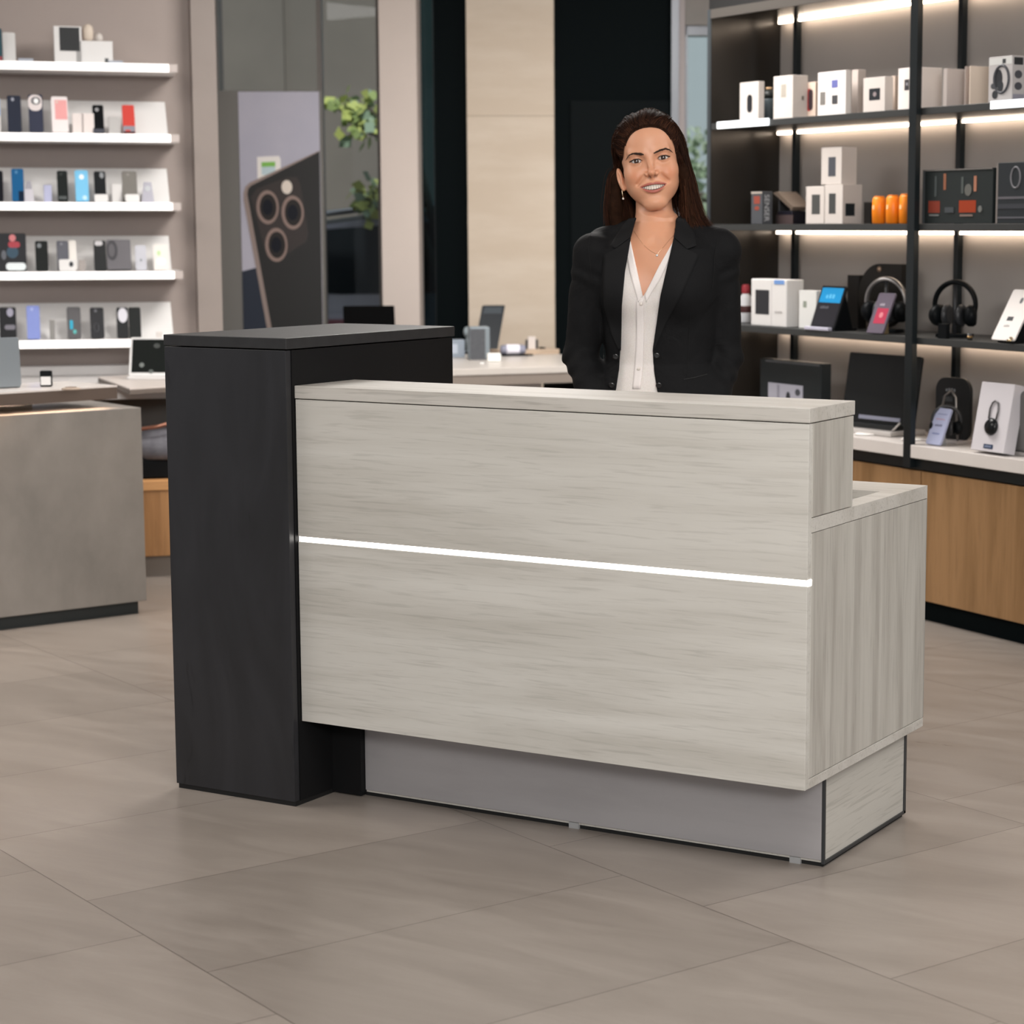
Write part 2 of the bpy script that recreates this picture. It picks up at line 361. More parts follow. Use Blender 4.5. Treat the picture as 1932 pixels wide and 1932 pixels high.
# tall black end cabinet
MK = mottled('black_board', srgb('#1f1f21'), srgb('#29292c'), 2.2, .42, stretch=(2.2, 2.2, .7), lo=.34, hi=.62, detail=8, dist=1.2)
nt = MK.node_tree; ns, L, b = nodes(MK)
tcn = N(nt, 'ShaderNodeTexCoord'); mpn = N(nt, 'ShaderNodeMapping'); mpn.inputs['Scale'].default_value = (9, 9, 2.2); L.new(tcn.outputs['Object'], mpn.inputs[0])
nn = N(nt, 'ShaderNodeTexNoise'); nn.inputs['Scale'].default_value = 1.3; nn.inputs['Detail'].default_value = 6; nn.inputs['Distortion'].default_value = 2.2; L.new(mpn.outputs[0], nn.inputs['Vector'])
rr = ramp(nt, [(.27, (.35, .35, .38)), (.36, (1, 1, 1))]); L.new(nn.outputs[0], rr.inputs[0])
mxn = N(nt, 'ShaderNodeMix', data_type='RGBA', blend_type='MULTIPLY'); mxn.inputs[0].default_value = .8
L.new(b.inputs['Base Color'].links[0].from_socket, mxn.inputs[6]); L.new(rr.outputs[0], mxn.inputs[7]); L.new(mxn.outputs[2], b.inputs['Base Color'])
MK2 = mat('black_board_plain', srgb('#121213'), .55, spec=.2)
cab = desk
obj('cabinet_top', B(-A_-.001, .0, -PR-.001, DD, HD-.026, HD), mottled('black_board_top', srgb('#252526'), srgb('#2b2b2c'), 30, .5), cab, .0015, label='black cabinet top')
obj('cabinet_front', B(-A_, -.003, -PR, -PR+t, .012, HD-.029), MK, cab, .001, label='black cabinet front panel')
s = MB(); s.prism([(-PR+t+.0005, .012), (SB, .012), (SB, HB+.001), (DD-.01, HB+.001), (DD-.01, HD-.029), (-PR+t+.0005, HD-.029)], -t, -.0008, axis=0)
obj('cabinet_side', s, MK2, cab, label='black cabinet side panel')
obj('cabinet_side', B(-A_, -A_+t, -PR+t+.0005, DD-.01, .012, HD-.029), MK, cab, label='black cabinet side panel')
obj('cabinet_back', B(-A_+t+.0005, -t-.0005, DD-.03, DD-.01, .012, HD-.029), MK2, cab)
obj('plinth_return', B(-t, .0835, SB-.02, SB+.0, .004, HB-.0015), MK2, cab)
obj('cabinet_plinth', B(-A_+.004, -.004, -PR+.004, DD-.014, 0, .0115), mat('black_recess', (0, 0, 0)), cab)
# ================================================================== ITEM BUILDERS (shared)
M_w = mat('white_card', (.74, .73, .72), .5); M_bk = mat('black_plastic', (.005, .006, .007), .45, spec=.12)
M_dk = mat('charcoal_plastic', (.03, .031, .034), .4); M_gy = mat('grey_plastic', (.25, .25, .25), .5)
def cm(h, rough=.4, metal=0): return mat('c_'+h, srgb(h), rough, metal, spec=.3)
def depth_for(F, px, py, u, v0, vmax=1.2):
    lo, hi = v0, v0+vmax
    for _ in range(40):
        mid = (lo+hi)/2
        # u at px for plane v=mid ; box right side sits at u
        if F.at(px, py, mid)[0] < u: hi = mid
        else: lo = mid
    return (lo+hi)/2
def rrect(x0, x1, z0, z1, r, n=4):
    P = []
    for cx, cz, a0 in ((x1-r, z1-r, 0), (x0+r, z1-r, 90), (x0+r, z0+r, 180), (x1-r, z0+r, 270)):
        for k in range(n+1):
            a = rad(a0+90*k/n); P.append((cx+r*math.cos(a), cz+r*math.sin(a)))
    return P
def decals(root, w, h, ds, y=0., M=None):
    """ds: (part name, x0,x1,z0,z1 fractions, colour hex, shape) small printed patches on a front face at y"""
    for i, d in enumerate(ds):
        nm, a, b_, c, e, col = d[:6]; sh = d[6] if len(d) > 6 else 'r'
        x0, x1, z0, z1 = a*w, b_*w, c*h, e*h; mb = MB(); k = .0006+.0003*i
        if sh == 'r': mb.box(x0, x1, y-k, y, z0, z1)
        elif sh == 'o':
            cx, cz, rx, rz = (x0+x1)/2, (z0+z1)/2, (x1-x0)/2, (z1-z0)/2
            mb.prism([(cx+rx*math.cos(t_), cz+rz*math.sin(t_)) for t_ in [2*math.pi*q/24 for q in range(24)]], y-k, y)
        elif sh == 'p': mb.prism(rrect(x0, x1, z0, z1, min(x1-x0, z1-z0)*.45), y-k, y)
        elif sh == 'R':
            cx, cz, rx, rz = (x0+x1)/2, (z0+z1)/2, (x1-x0)/2, (z1-z0)/2
            pts = [(cx+rx*math.cos(t_), y-.0005, cz+rz*math.sin(t_)) for t_ in [2*math.pi*q/28 for q in range(28)]]
            mb.tube(pts, min(rx, rz)*.13, 6, closed=True, flat=1)
        elif sh == 'L':
            mb.tube([(x0, y-k, z0), (x1, y-k, z1)], .0016, 6)
        elif sh == 'T':      # a row of small letter-like strokes cannot be read: bars
            n = max(3, int((x1-x0)/max(1e-4, (z1-z0))*1.1))
            for q in range(n):
                xx = x0+(x1-x0)*q/n; wd_ = (x1-x0)/n*.62
                mb.box(xx, xx+wd_, y-k, y, z0, z1 if q % 3 else z0+(z1-z0)*.8)
        obj(nm, mb, col if not isinstance(col, str) else cm(col), root, M=M)
def carton(F, name, label, cat, p0, p1, p2, ytop, zb, v, m, ds=(), group=None, dmax=.25, side=(), bev=.0015, depth=None):
    u0 = F.at(p0, 430, v)[0]; u1, zt = F.at(p1, ytop, v); w = u1-u0; h = zt-zb
    d = depth if depth else depth_for(F, p2, 430, u1, v)-v
    d = min(d, dmax)
    r = thing(name, label, cat, F.M(u0, v, zb), group)
    obj('carton' if cat == 'box' else 'body', B(0, w, 0, d, 0, h), m, r, bev)
    decals(r, w, h, ds)
    if side:
        Ms = Matrix.Translation((w, 0, 0)) @ Matrix.Rotation(rad(90), 4, 'Z'); decals(r, d, h, side, M=Ms)
    return r, w, d, h
def slab_item(F, name, label, cat, p0, p1, ytop, zb, v, tilt, m, th=.009, ds=(), group=None, stand=None, r_=.008, lean_u=0):
    """thin device leaning back: front bottom edge at v, height from ytop"""
    u0 = F.at(p0, 430, v)[0]; u1 = F.at(p1, 430, v)[0]; w = u1-u0
    h = .1
    for _ in range(6):
        zt = F.at(p0, ytop, v+h*math.sin(rad(tilt)))[1]; h = (zt-zb-.002)/math.cos(rad(tilt))
    r = thing(name, label, cat, F.M(u0, v, zb+.0005), group)
    M = Matrix.Translation((0, 0, th*math.sin(rad(tilt)))) @ Matrix.Rotation(rad(-tilt), 4, 'X')
    obj('body', MB().prism(rrect(0, w, 0, h, min(r_, w*.3)), 0, th), m, r, .001, M=M)
    decals(r, w, h, ds, M=M)
    if stand:
        q = h*.6; a = q*math.sin(rad(tilt)); z = q*math.cos(rad(tilt))
        obj('stand', MB().prism([(th+.001, 0), (a+th+.008, 0), (a+th+.008, .004), (a+th+.002, z), (a+th-.002, z)], w*.3, w*.7, axis=0), stand, r)
    return r, w, h
CAMD = lambda c='9a9aa0': ('camera_lens', .30, .52, .84, .94, c, 'o')

# ================================================================== LEFT DISPLAY WALL
LM = LW.M()
zsh = [2.073, 1.775, 1.483, 1.187, .893]
uE = LW.at(343, 430)[0]; uLED = LW.at(327, 430)[0]
names = ['topmost', 'second from top', 'middle', 'fourth from top', 'lowest']
M_led = mat('led_warm', (1, 1, 1), .5, emit=(1, .93, .88), es=.9)
for i, z in enumerate(zsh):
    s = thing('wall_shelf', f'white lit-edge shelf on the left wall, {names[i]} of five', 'shelf', LW.M(0, 0, z), 'lit shelves on the left wall')
    obj('board', B(-3.2, uE, 0.004, .30, -.034, 0), M_white, s, .001)
    obj('light_strip', B(-3.2, uLED, 0, .0035, -.034, 0), M_led, s, label='glowing white front edge')
    obj('end_cap', B(uLED+.001, uE, 0, .0035, -.034, 0), mat('frosted_cap', srgb('#bdb2ad'), .4), s)
    if i:
        # angled backboard
        ur = LW.at(322, 430, .10)[0]; a = rad(38)
        p = thing('display_backboard', f'white angled backboard behind the phones on the {names[i]} wall shelf', 'display board', LW.M(0, .105, z), 'angled backboards on the left shelves')
        mb = MB().prism([(0, 0), (.19, 0), (.19, .003), (.155, .152), (.148, .152)], -3.1, ur, axis=0)
        obj('board', mb, M_w, p, .001)
# phones etc. (p0,p1,ytop)
P = slab_item; SV = .05
G2 = 'phones on the second wall shelf'
tl = 26
z = zsh[0]+.001
P(LW, 'tablet_case', 'teal boxed tablet with a red corner at the left end of the topmost wall shelf', 'tablet', -22, 17, 53, z, .08, 6, cm('#1d4550'), ds=[('print', .4, .72, .55, .8, '#8f9ba0', 'o'), ('print', .55, .98, 0.02, .15, '#9a4850')], stand=M_w, th=.02)
P(LW, 'angled_card', 'white slanted card beside the teal tablet box on the topmost shelf', 'card', 18, 42, 62, z, .1, 30, M_w, th=.006, stand=M_w)
r = thing('acrylic_tag', 'small clear price tag right of the slanted card on the topmost shelf', 'price tag', LW.M(LW.at(46, 430, .06)[0], .06, z)); obj('tag', B(0, .062, 0, .004, 0, .016), cm('#aab0bb'), r); obj('base', B(0, .062, 0, .02, 0, .003), cm('#aab0bb'), r)
r = thing('acrylic_tag', 'small clear price tag right of the white boxes on the topmost shelf', 'price tag', LW.M(LW.at(214, 430, .06)[0], .06, z)); obj('tag', B(0, .062, 0, .004, 0, .014), cm('#aab0bb'), r); obj('base', B(0, .062, 0, .02, 0, .003), cm('#aab0bb'), r)
carton(LW, 'white_box', 'tall white box with a black picture panel on the topmost wall shelf', 'box', 114, 153, 150, 50, z, .07, M_w, [('picture', .2, .93, .33, .97, '#1b1d1e')], depth=.09)
cb, w, d, h = carton(LW, 'white_box', 'low white box under the beige capsule device on the topmost wall shelf', 'box', 154, 212, 210, 78, z, .07, M_w, [('mark', .78, .88, .05, .25, '#55585a')], depth=.09)
r = thing('beige_device', 'beige capsule shaped gadget on the low white box, topmost shelf', 'gadget', LW.M(LW.at(178, 430, .11)[0], .11, z+h+.001))
obj('body', MB().lathe([(.012, 0), (.021, .012), (.023, .04), (.02, .062), (.008, .072)], n=20), cm('#d8cabb'), r)
obj('side_pod', MB().box(-.034, -.022, -.012, .012, 0, .05), cm('#7f7169'), r, .003)
r = thing('white_gadget', 'small round white gadget right of the beige capsule device', 'gadget', LW.M(LW.at(198, 430, .11)[0], .11, z+h+.001)); obj('body', MB().lathe([(.012, 0), (.018, .012), (.014, .03), (.004, .036)], n=16), cm('#cfc8c2'), r)
z = zsh[1]+.001
P(LW, 'phone', 'white phone with pale blue screen at the left end of the second shelf', 'phone', -22, 9, 184, z, SV, tl, M_w, ds=[('screen', .3, .98, .45, .95, '#a3c4ee')], group=G2, stand=M_w)
P(LW, 'phone', 'dark navy phone on the second wall shelf from the top', 'phone', 22, 48, 181, z, SV, tl, cm('#2f3442'), ds=[CAMD('#a9acb8')], group=G2, stand=M_gy)
P(LW, 'phone', 'white and dark phone with a bright round camera on the second shelf', 'phone', 62, 89, 179, z, SV, tl, cm('#3b3f50'), ds=[('case_edge', .0, .95, .56, .99, '#e8dfde', 'p'), ('camera_plate', .2, .85, .72, .93, '#767578', 'p'), ('camera_lens', .38, .72, .75, .89, '#ffffff', 'o')], group=G2, stand=M_gy)
P(LW, 'phone', 'white phone with a pink screen on the second shelf', 'phone', 105, 136, 183, z, SV, tl, cm('#f3ebea'), ds=[('screen', .22, .95, .36, .9, '#eeaaa9'), ('camera_lens', .28, .42, .8, .88, '#e4cfc4', 'o')], group=G2, stand=M_w)
for k, (a, b_) in enumerate(((143, 158), (160, 177))):
    carton(LW, 'white_block', ['small white block left of the pair beside the black phone, second shelf', 'small white block touching the black phone, second shelf'][k], 'box', a, b_, b_-1, 214, z, .06, cm('#e9dfdb'), depth=.03)
P(LW, 'phone', 'black phone with a round silver camera on the second shelf', 'phone', 182, 203, 199, z, SV, tl, M_bk, ds=[('camera_lens', .24, .58, .76, .9, '#9a9a9c', 'o'), ('label_strip', .02, .98, .0, .14, '#4a4c55')], group=G2, stand=M_gy)
carton(LW, 'grey_card_holder', 'small grey card holder between the black and red phones, second shelf', 'card holder', 211, 227, 226, 221, z, .07, cm('#b9b7b5'), depth=.012)
P(LW, 'phone', 'red phone with a grey label strip on the second shelf', 'phone', 238, 261, 199, z, SV, tl, cm('#c8473f'), ds=[('label_strip', .02, .98, .06, .25, '#8b8d97'), ('label_mark', .2, .6, .06, .12, '#c0504c'), ('base_strip', .02, .98, 0, .05, '#1e2023')], group=G2, stand=M_gy)
z = zsh[2]+.001; G3 = 'phones on the middle wall shelf'
P(LW, 'phone', 'black phone cut by the left frame edge on the middle shelf', 'phone', -20, 9, 323, z, SV, tl, cm('#14161d'), group=G3, stand=M_gy)
P(LW, 'phone', 'deep blue phone on the middle wall shelf', 'phone', 25, 48, 319, z, SV, tl, cm('#1b5d8e'), ds=[CAMD('#5b8fb8'), ('screen_shade', .55, 1, .0, .3, '#102238')], group=G3, stand=cm('#c9c9dd'))
r = thing('trapezoid_stand', 'small grey trapezoid stand right of the deep blue phone', 'stand', LW.M(LW.at(57, 430, .07)[0], .07, z)); obj('stand', MB().prism([(-.022, 0), (.022, 0), (.016, .055), (-.016, .055)], 0, .02), cm('#cfccd3'), r); obj('top_plate', MB().prism([(-.017, .0555), (.014, .0555), (.008, .09), (-.008, .09)], 0, .02), cm('#a3a1aa'), r)
carton(LW, 'lavender_card', 'small lavender card standing left of the black phone, middle shelf', 'card', 85, 97, 96, 349, z, .07, cm('#b6b9d6'), depth=.01)
P(LW, 'phone', 'black phone with a small label at its foot on the middle shelf', 'phone', 111, 131, 323, z, SV, tl, cm('#1b201f'), ds=[CAMD('#3c4140'), ('label_strip', .1, .85, .06, .16, '#555a5a')], group=G3, stand=M_gy)
P(LW, 'phone', 'bright sky blue phone on the middle shelf', 'phone', 145, 170, 322, z, SV, tl, cm('#7cc4ea'), ds=[('camera_lens', .32, .68, .7, .86, '#f2f8fb', 'o'), ('mark', .5, .85, .04, .18, '#c6e6f5', 'o')], group=G3, stand=M_gy)
P(LW, 'phone', 'black phone with a silver camera above a white card, middle shelf', 'phone', 181, 203, 324, z, SV, tl, cm('#15191c'), ds=[('camera_lens', .5, .85, .76, .97, '#8e9194', 'o')], group=G3, stand=M_gy)
P(LW, 'price_card', 'rounded white price card in front of the black phone, middle shelf', 'price card', 180, 206, 366, z, .03, 20, M_w, th=.003, stand=M_w)
carton(LW, 'pale_card', 'pale card between the black phone and the grey phone, middle shelf', 'card', 213, 230, 229, 347, z, .08, cm('#dcdad8'), depth=.01)
P(LW, 'phone', 'grey phone above a white card on the middle shelf', 'phone', 234, 262, 324, z, SV, tl, cm('#77746f'), ds=[CAMD('#8c8a85')], group=G3, stand=M_gy)
P(LW, 'price_card', 'rounded white price card in front of the grey phone, middle shelf', 'price card', 238, 265, 366, z, .03, 20, M_w, th=.003, stand=M_w)
r = thing('bottle_stand', 'grey lavender bottle shaped stand at the right of the middle shelf', 'stand', LW.M(LW.at(280, 430, .07)[0], .07, z)); obj('body', MB().prism([(-.026, 0), (.028, 0), (.018, .088), (-.014, .088)], 0, .02), cm('#b3b2bd'), r); obj('cap', MB().cyl((.002, -.002, .06), .012, .004, axis=1), cm('#c3c7cb'), r)
z = zsh[3]+.001; G4 = 'devices on the fourth wall shelf'
P(LW, 'tablet', 'black tablet showing a red and blue figure at the left of the fourth shelf', 'tablet', -20, 48, 440, z, SV, 8, cm('#0d0f16'), ds=[('screen_art', .45, .78, .34, .66, '#2f4a5c', 'o'), ('screen_art', .5, .83, .62, .78, '#a63a45', 'p'), ('screen_art', .53, .72, .78, .97, '#c9787b', 'o'), ('screen_art', .3, .44, .3, .55, '#5d6067', 'o'), ('price_label', .42, .98, .02, .22, '#e6eef0', 'p')], group=G4, stand=M_gy)
P(LW, 'phone', 'matt black phone with a round camera on the fourth shelf', 'phone', 65, 89, 455, z, SV, 18, cm('#121716'), ds=[('camera_lens', .15, .5, .76, .92, '#7b8083', 'o')], group=G4, stand=M_gy)
P(LW, 'phone', 'slate phone in front of a white case on the fourth shelf', 'phone', 106, 128, 455, z, SV, tl, cm('#62636b'), ds=[CAMD('#85868d')], group=G4, stand=M_gy)
P(LW, 'phone_case', 'white phone case behind the slate phone, fourth shelf', 'phone case', 129, 143, 454, z, .065, tl, cm('#eae6e0'), group=G4, stand=M_w)
P(LW, 'price_card', 'white card with a black dot before the slate phone', 'price card', 109, 141, 489, z, .03, 20, M_w, th=.003, ds=[('dot', .6, .85, .35, .8, '#33373c', 'o')], stand=M_w)
carton(LW, 'grey_card_holder', 'small grey card holder right of the white phone case', 'card holder', 146, 161, 160, 490, z, .07, cm('#a59e9a'), depth=.012)
P(LW, 'phone', 'black phone with a white camera patch left of the grey speaker box', 'phone', 176, 199, 454, z, SV, 18, cm('#232526'), ds=[('camera_plate', .08, .75, .82, .98, '#c4c2c4', 'p')], group=G4, stand=M_gy)
P(LW, 'grey_boxed_device', 'grey box printed with a dark circle on the fourth wall shelf', 'box', 200, 246, 454, z, SV, 18, cm('#68666a'), th=.02, ds=[('print', .0, .46, .3, .98, '#454448', 'o'), ('print', .08, .34, .42, .86, '#5e5c60', 'o')], group=G4, stand=M_gy)
P(LW, 'phone', 'pale grey phone right of the grey box on the fourth shelf', 'phone', 254, 275, 463, z, SV, tl*.6, cm('#bfc0c8'), ds=[('mark', .4, .6, .35, .45, '#80838c', 'o')], group=G4, stand=M_w)
P(LW, 'phone', 'white phone with a faint green mark at the right end, fourth shelf', 'phone', 288, 317, 461, z, SV, tl*.7, cm('#e3dfda'), ds=[('mark', .25, .5, .55, .75, '#c3dca8', 'o'), ('card', .2, .8, .2, .46, '#f7f5f3', 'p')], group=G4, stand=M_w)
z = zsh[4]+.001; G5 = 'phones on the lowest wall shelf'
P(LW, 'phone', 'black phone with a pale swirl picture on the lowest shelf', 'phone', -8, 24, 580, z, SV, 15, cm('#121318'), ds=[('screen_art', .45, .85, .7, .97, '#9d9bab', 'o'), ('screen_art', .3, .95, .3, .45, '#77757e', 'p')], group=G5, stand=M_gy)
P(LW, 'phone', 'periwinkle blue phone on the lowest shelf', 'phone', 44, 69, 577, z, SV, 15, cm('#8492cf'), ds=[CAMD('#aab4e2')], group=G5, stand=M_gy)
carton(LW, 'grey_card_holder', 'small grey card holder right of the periwinkle blue phone', 'card holder', 87, 103, 102, 604, z, .07, cm('#8f8d8a'), depth=.012)
P(LW, 'phone', 'grey phone with a cyan streak on the lowest shelf', 'phone', 121, 147, 580, z, SV, 22, cm('#5b5a5c'), ds=[('screen_art', .18, .42, .28, .58, '#35a7c6', 'p'), ('screen_art', .4, .66, .14, .28, '#5fb3b0', 'o')], group=G5, stand=M_gy)
P(LW, 'phone', 'charcoal phone with a faint dial picture on the lowest shelf', 'phone', 165, 191, 581, z, SV, 22, cm('#2b2c2f'), ds=[CAMD('#6a6b70'), ('screen_art', .25, .6, .2, .48, '#55565a', 'R')], group=G5, stand=M_gy)
P(LW, 'phone', 'black phone with a white oval, left of the two at the right end', 'phone', 215, 237, 580, z, SV, 12, cm('#15181a'), ds=[('camera_plate', .12, .95, .5, .98, '#d3d2da', 'o')], group=G5, stand=M_gy)
P(LW, 'phone', 'plain black phone at the right end of the lowest shelf', 'phone', 238, 261, 580, z, SV, 14, cm('#0d1211'), group=G5, stand=M_gy)
carton(LW, 'white_tag', 'tiny white tag at the right end of the lowest wall shelf', 'price tag', 289, 306, 305, 626, z, .04, cm('#d9d3ce'), depth=.01)

# ledge and oak bench under the shelves
r = thing('wall_ledge', 'white ledge with an upstand running under the left wall shelves', 'ledge', LW.M())
uR = LW.at(420, 430, 0)[0]
uR = min(uR, uc-.01)
obj('board', B(-3.2, uR, -.62, .295, .68, .727), M_white, r, .002)
obj('upstand', B(-3.2, uR, .2, .295, .7275, .768), M_white, r, .002)
obj('fascia_panel', B(-3.2, uR, -.30, -.28, .44, .679), mat('grey_fascia', srgb('#4e4c4a'), .6), r)
zc = LW.at(300, 1087, -.75)
obn = thing('oak_bench', 'low oak bench cabinet on a grey plinth under the white ledge', 'cabinet', LW.M())
M_oak = wood_mat('warm_oak', srgb('#b98a5b'), srgb('#a07348'), 2, 1.2, .45, .35)
vb = LW.top(300, 1087, 0)[1]
obj('body', B(-2.6, uR, vb-.03, .29, .085, .345), M_oak, obn, .002)
obj('top_board', B(-2.6, uR, vb-.035, .29, .347, .385), wood_mat('oak_top', srgb('#cf9b66'), srgb('#b5804f'), 0, 1.2, .45, .3), obn, .002)
obj('plinth', B(-2.55, uR-.02, vb, .25, 0, .085), mat('grey_plinth', srgb('#857c74'), .6), obn)
ub = LW.at(297, 850, vb+.15)[0]
r = thing('black_case', 'black case lying on the oak bench under a grey pouch', 'case', LW.M(ub-.16, vb+.04, .386)); obj('body', B(0, .42, 0, .34, 0, .075), M_bk, r, .008)
r = thing('grey_pouch', 'grey soft pouch with a copper zip on the black case', 'pouch', LW.M(ub-.16, vb+.04, .463))
mb = MB(); mb.lathe([(.001, 0), (.19, 0), (.205, .03), (.19, .07), (.12, .105), (.001, .115)], (.21, .17, 0), 32)
obj('body', mb, mottled('grey_fabric', srgb('#5b5a60'), srgb('#6b6a70'), 40, .9), r)
obj('zip', MB().tube([(.08, .06, .115), (.16, .01, .13), (.25, -.0, .155), (.32, .03, .17)], .008, 8), cm('#b98571', .3, .8), r)
# tray platform with white laptop
A = CAM_C + ray(245, 733)*((.752-CAM_C.z)/ray(245, 733).z); Bp = CAM_C + ray(185, 711)*((.752-CAM_C.z)/ray(185, 711).z); Cp = CAM_C + ray(312, 729)*((.752-CAM_C.z)/ray(312, 729).z)
ax = (Cp-A); ax.z = 0; ax.normalize(); ay = Vector((-ax.y, ax.x, 0))
sk = (Bp-A); sx_, sy_ = sk.dot(ax), sk.dot(ay)
TM = Matrix.Translation((A.x, A.y, 0)) @ Matrix.Rotation(math.atan2(ax.y, ax.x), 4, 'Z')
r = thing('display_tray', 'pale display tray with a brown edge under the white laptop', 'tray', TM @ Matrix.Translation((0, 0, .7285)))
r_poly = [(0, 0), (.55, 0), (.55+sx_, sy_), (sx_, sy_)]
obj('top', MB().prism(r_poly, .0185, .0235, axis=2), mat('tray_top', srgb('#d9cfc8'), .35), r)
obj('edge_frame', MB().prism(r_poly, 0, .018, axis=2), mat('tray_brown', srgb('#6f655e'), .5), r, .001)
def laptop(M, name, label, w, dpt, ang, body, scr, sh, base_col=None, extra=()):
    r = thing(name, label, 'laptop', M)
    obj('base', MB().prism(rrect(0, w, 0, dpt, .008), 0, .012, axis=2), base_col or body, r, .001)
    kb = B(.02, w-.02, dpt*.35, dpt-.02, .0121, .0128); obj('keyboard', kb, mat('key_grey', (.35, .35, .36), .5), r)
    Ml = Matrix.Translation((0, dpt-.004, .012)) @ Matrix.Rotation(rad(-ang), 4, 'X')
    lid = obj('lid', MB().prism(rrect(0, w, 0, sh, .008), 0, .007), body, r, .001, M=Ml)
    obj('screen', B(.010, w-.010, -.0008, .0, .014, sh-.009), scr, r, M=Ml)
    decals(r, w, sh, extra, y=-.0008, M=Ml)
    return r
uvL = (CAM_C + ray(238, 716)*((.7535-CAM_C.z)/ray(238, 716).z))
laptop(Matrix.Translation((uvL.x, uvL.y, .7535)) @ Matrix.Rotation(rad(29), 4, 'Z'), 'laptop', 'open white laptop with a dark screen behind the black desk cabinet', .33, .05, 18, M_w, mat('dark_screen', (.006, .008, .007), .35, spec=.06), .165, extra=[('icon', .13, .19, .22, .34, '#6f7572', 'o'), ('icon', .25, .31, .06, .16, '#5b615e', 'o'), ('icon', .3, .38, .72, .84, '#3c403e', 'o')])

# ================================================================== LEFT COUNTER
LC = Frame(tuple((CAM_C + ray(277, 1133)*((.047-CAM_C.z)/ray(277, 1133).z))[:2]), 68)
ctr = thing('display_counter', 'grey concrete finish display counter on a dark plinth at the left edge', 'counter', LC.M())
conc = mottled('grey_concrete', srgb('#78736d'), srgb('#979089'), 2.2, .45, stretch=(1.2, 1.2, .8), lo=.3, hi=.7, detail=7, spec=.6)
obj('body', B(-2.2, 0, 0, .85, .047, .742), conc, ctr, .002)
obj('plinth', B(-2.18, -.022, .025, .82, 0, .047), mat('dark_plinth', srgb('#2b2f2f'), .5), ctr)
fr = (LC.top(222, 735, .822)); bk = (LC.top(130, 719, .822))
sl = thing('counter_slab', 'pale topped slab with a brown edge floating over the grey counter', 'counter top', LC.M())
f2 = fr[1]-.0; 
g0 = LC.top(0, 767, .775); fr = LC.top(222, 752, .775); sl_ = (g0[1]-fr[1])/(g0[0]-fr[0])
yl = fr[1]+sl_*(-1.6-fr[0])
q = [(-1.6, yl), (fr[0], fr[1]), (bk[0], bk[1]), (-1.6, max(bk[1], yl+.5))]
obj('top', MB().prism(q, .8165, .822, axis=2), mat('slab_top', srgb('#e0d8d2'), .22), sl)
obj('edge_frame', MB().prism(q, .775, .816, axis=2), mat('slab_brown', srgb('#5d5048'), .5), sl, .001)
obj('spacer', B(-1.5, fr[0]-.25, max(yl, fr[1])+.16, max(yl, fr[1])+.4, .7425, .7745), mat('spacer_grey', (.08, .075, .07), .6), sl)
obj('light_strip', MB().prism([(-1.5, yl+.02), (fr[0]-.03, fr[1]+.012), (fr[0]-.03, fr[1]+.032), (-1.5, yl+.04)], .7738, .7745, axis=2), mat('led_amber', (1, .9, .8), emit=(1, .74, .55), es=26), sl, label='warm light strip under the slab')
zt = .823
a = LC.top(41, 731, zt)
r = thing('laptop', 'silver laptop lid seen from behind on the grey counter', 'laptop', LC.M(a[0]-.36, a[1], zt, 0))
Ml = Matrix.Rotation(rad(-3), 4, 'X'); hh = .175
lm = mat('silver_lid', srgb('#8f969b'), .35, .5)
obj('lid', MB().prism(rrect(0, .36, .004, hh, .01), 0, .007), lm, r, .001, M=Ml)
obj('base', B(.0, .36, .009, .2, 0, .012), lm, r, .002)
a = LC.top(88, 729, zt)
r = thing('watch_stand', 'small black stand with a white label on the left counter', 'display stand', LC.M(a[0]-.022, a[1], zt, -30)); obj('body', B(-.002, .038, 0, .03, 0, .055), M_bk, r, .003); obj('label_card', B(.001, .035, -.002, -.0002, .006, .035), M_w, r)
a = LC.top(134, 735, zt)
r = thing('charging_pad', 'round tan charging pad lying on the left counter', 'charging pad', LC.M(a[0], a[1], zt)); obj('pad', MB().lathe([(.03, 0), (.033, .003), (.026, .007)], n=24), cm('#b9a797'), r); obj('ring', MB().tube([(.02*math.cos(k*.3142), .02*math.sin(k*.3142), .008) for k in range(20)], .001, 6, closed=True), cm('#8f7f72'), r)
# ================================================================== POSTER, BACK COUNTER
pv = -.6
def pu(px): return WW.at(px, 430, pv)[0]
def pz(py): return WW.at(530, py, pv)[1]
x0 = pu(455); pw = pu(606)-x0; zb_ = .25; zt_ = pz(171); ph = zt_-zb_
po = thing('poster_stand', 'tall advertising panel with a large phone picture before the window', 'poster', WW.M(x0, pv, 0))
xl = pu(415)-x0
obj('frame', B(xl, pw+.012, .004, .06, 0, zt_), mat('poster_frame', srgb('#6d6b67'), .5), po, .002)
obj('print', B(0, pw, .001, .0035, zb_, zt_-.005), mottled('lavender_print', srgb('#a6a5b4'), srgb('#b8b5c0'), .9, .4), po)
def pp(px, py): return (pu(px)-x0, pz(py))
def patch(nm, pts, col, k, m=None): obj(nm, MB().prism([pp(*p) for p in pts], -.0006*k, .001, axis=1), m or cm(col, .4), po)
patch('print_detail', [(455, 512), (482, 505), (506, 612), (506, 700), (455, 700)], '#2b313d', 1)
patch('print_detail', [(488, 296), (529, 294), (532, 300), (532, 340), (488, 340)], '#e4e0dc', 1)
patch('print_detail', [(496, 306), (522, 305), (522, 314), (496, 315)], '#7fb75a', 2)
patch('print_detail', [(496, 315), (522, 314), (522, 330), (496, 330)], '#b9ccd2', 2)
patch('print_phone', [(605.5, 284), (474, 344), (465, 352), (461, 364), (461, 378), (503, 640), (505, 760), (605.5, 760)], '#8f807a', 3)
patch('print_phone', [(605.5, 286), (476, 350), (470, 356), (468, 366), (512, 640), (514, 760), (605.5, 760)], '#2c2c2c', 4)
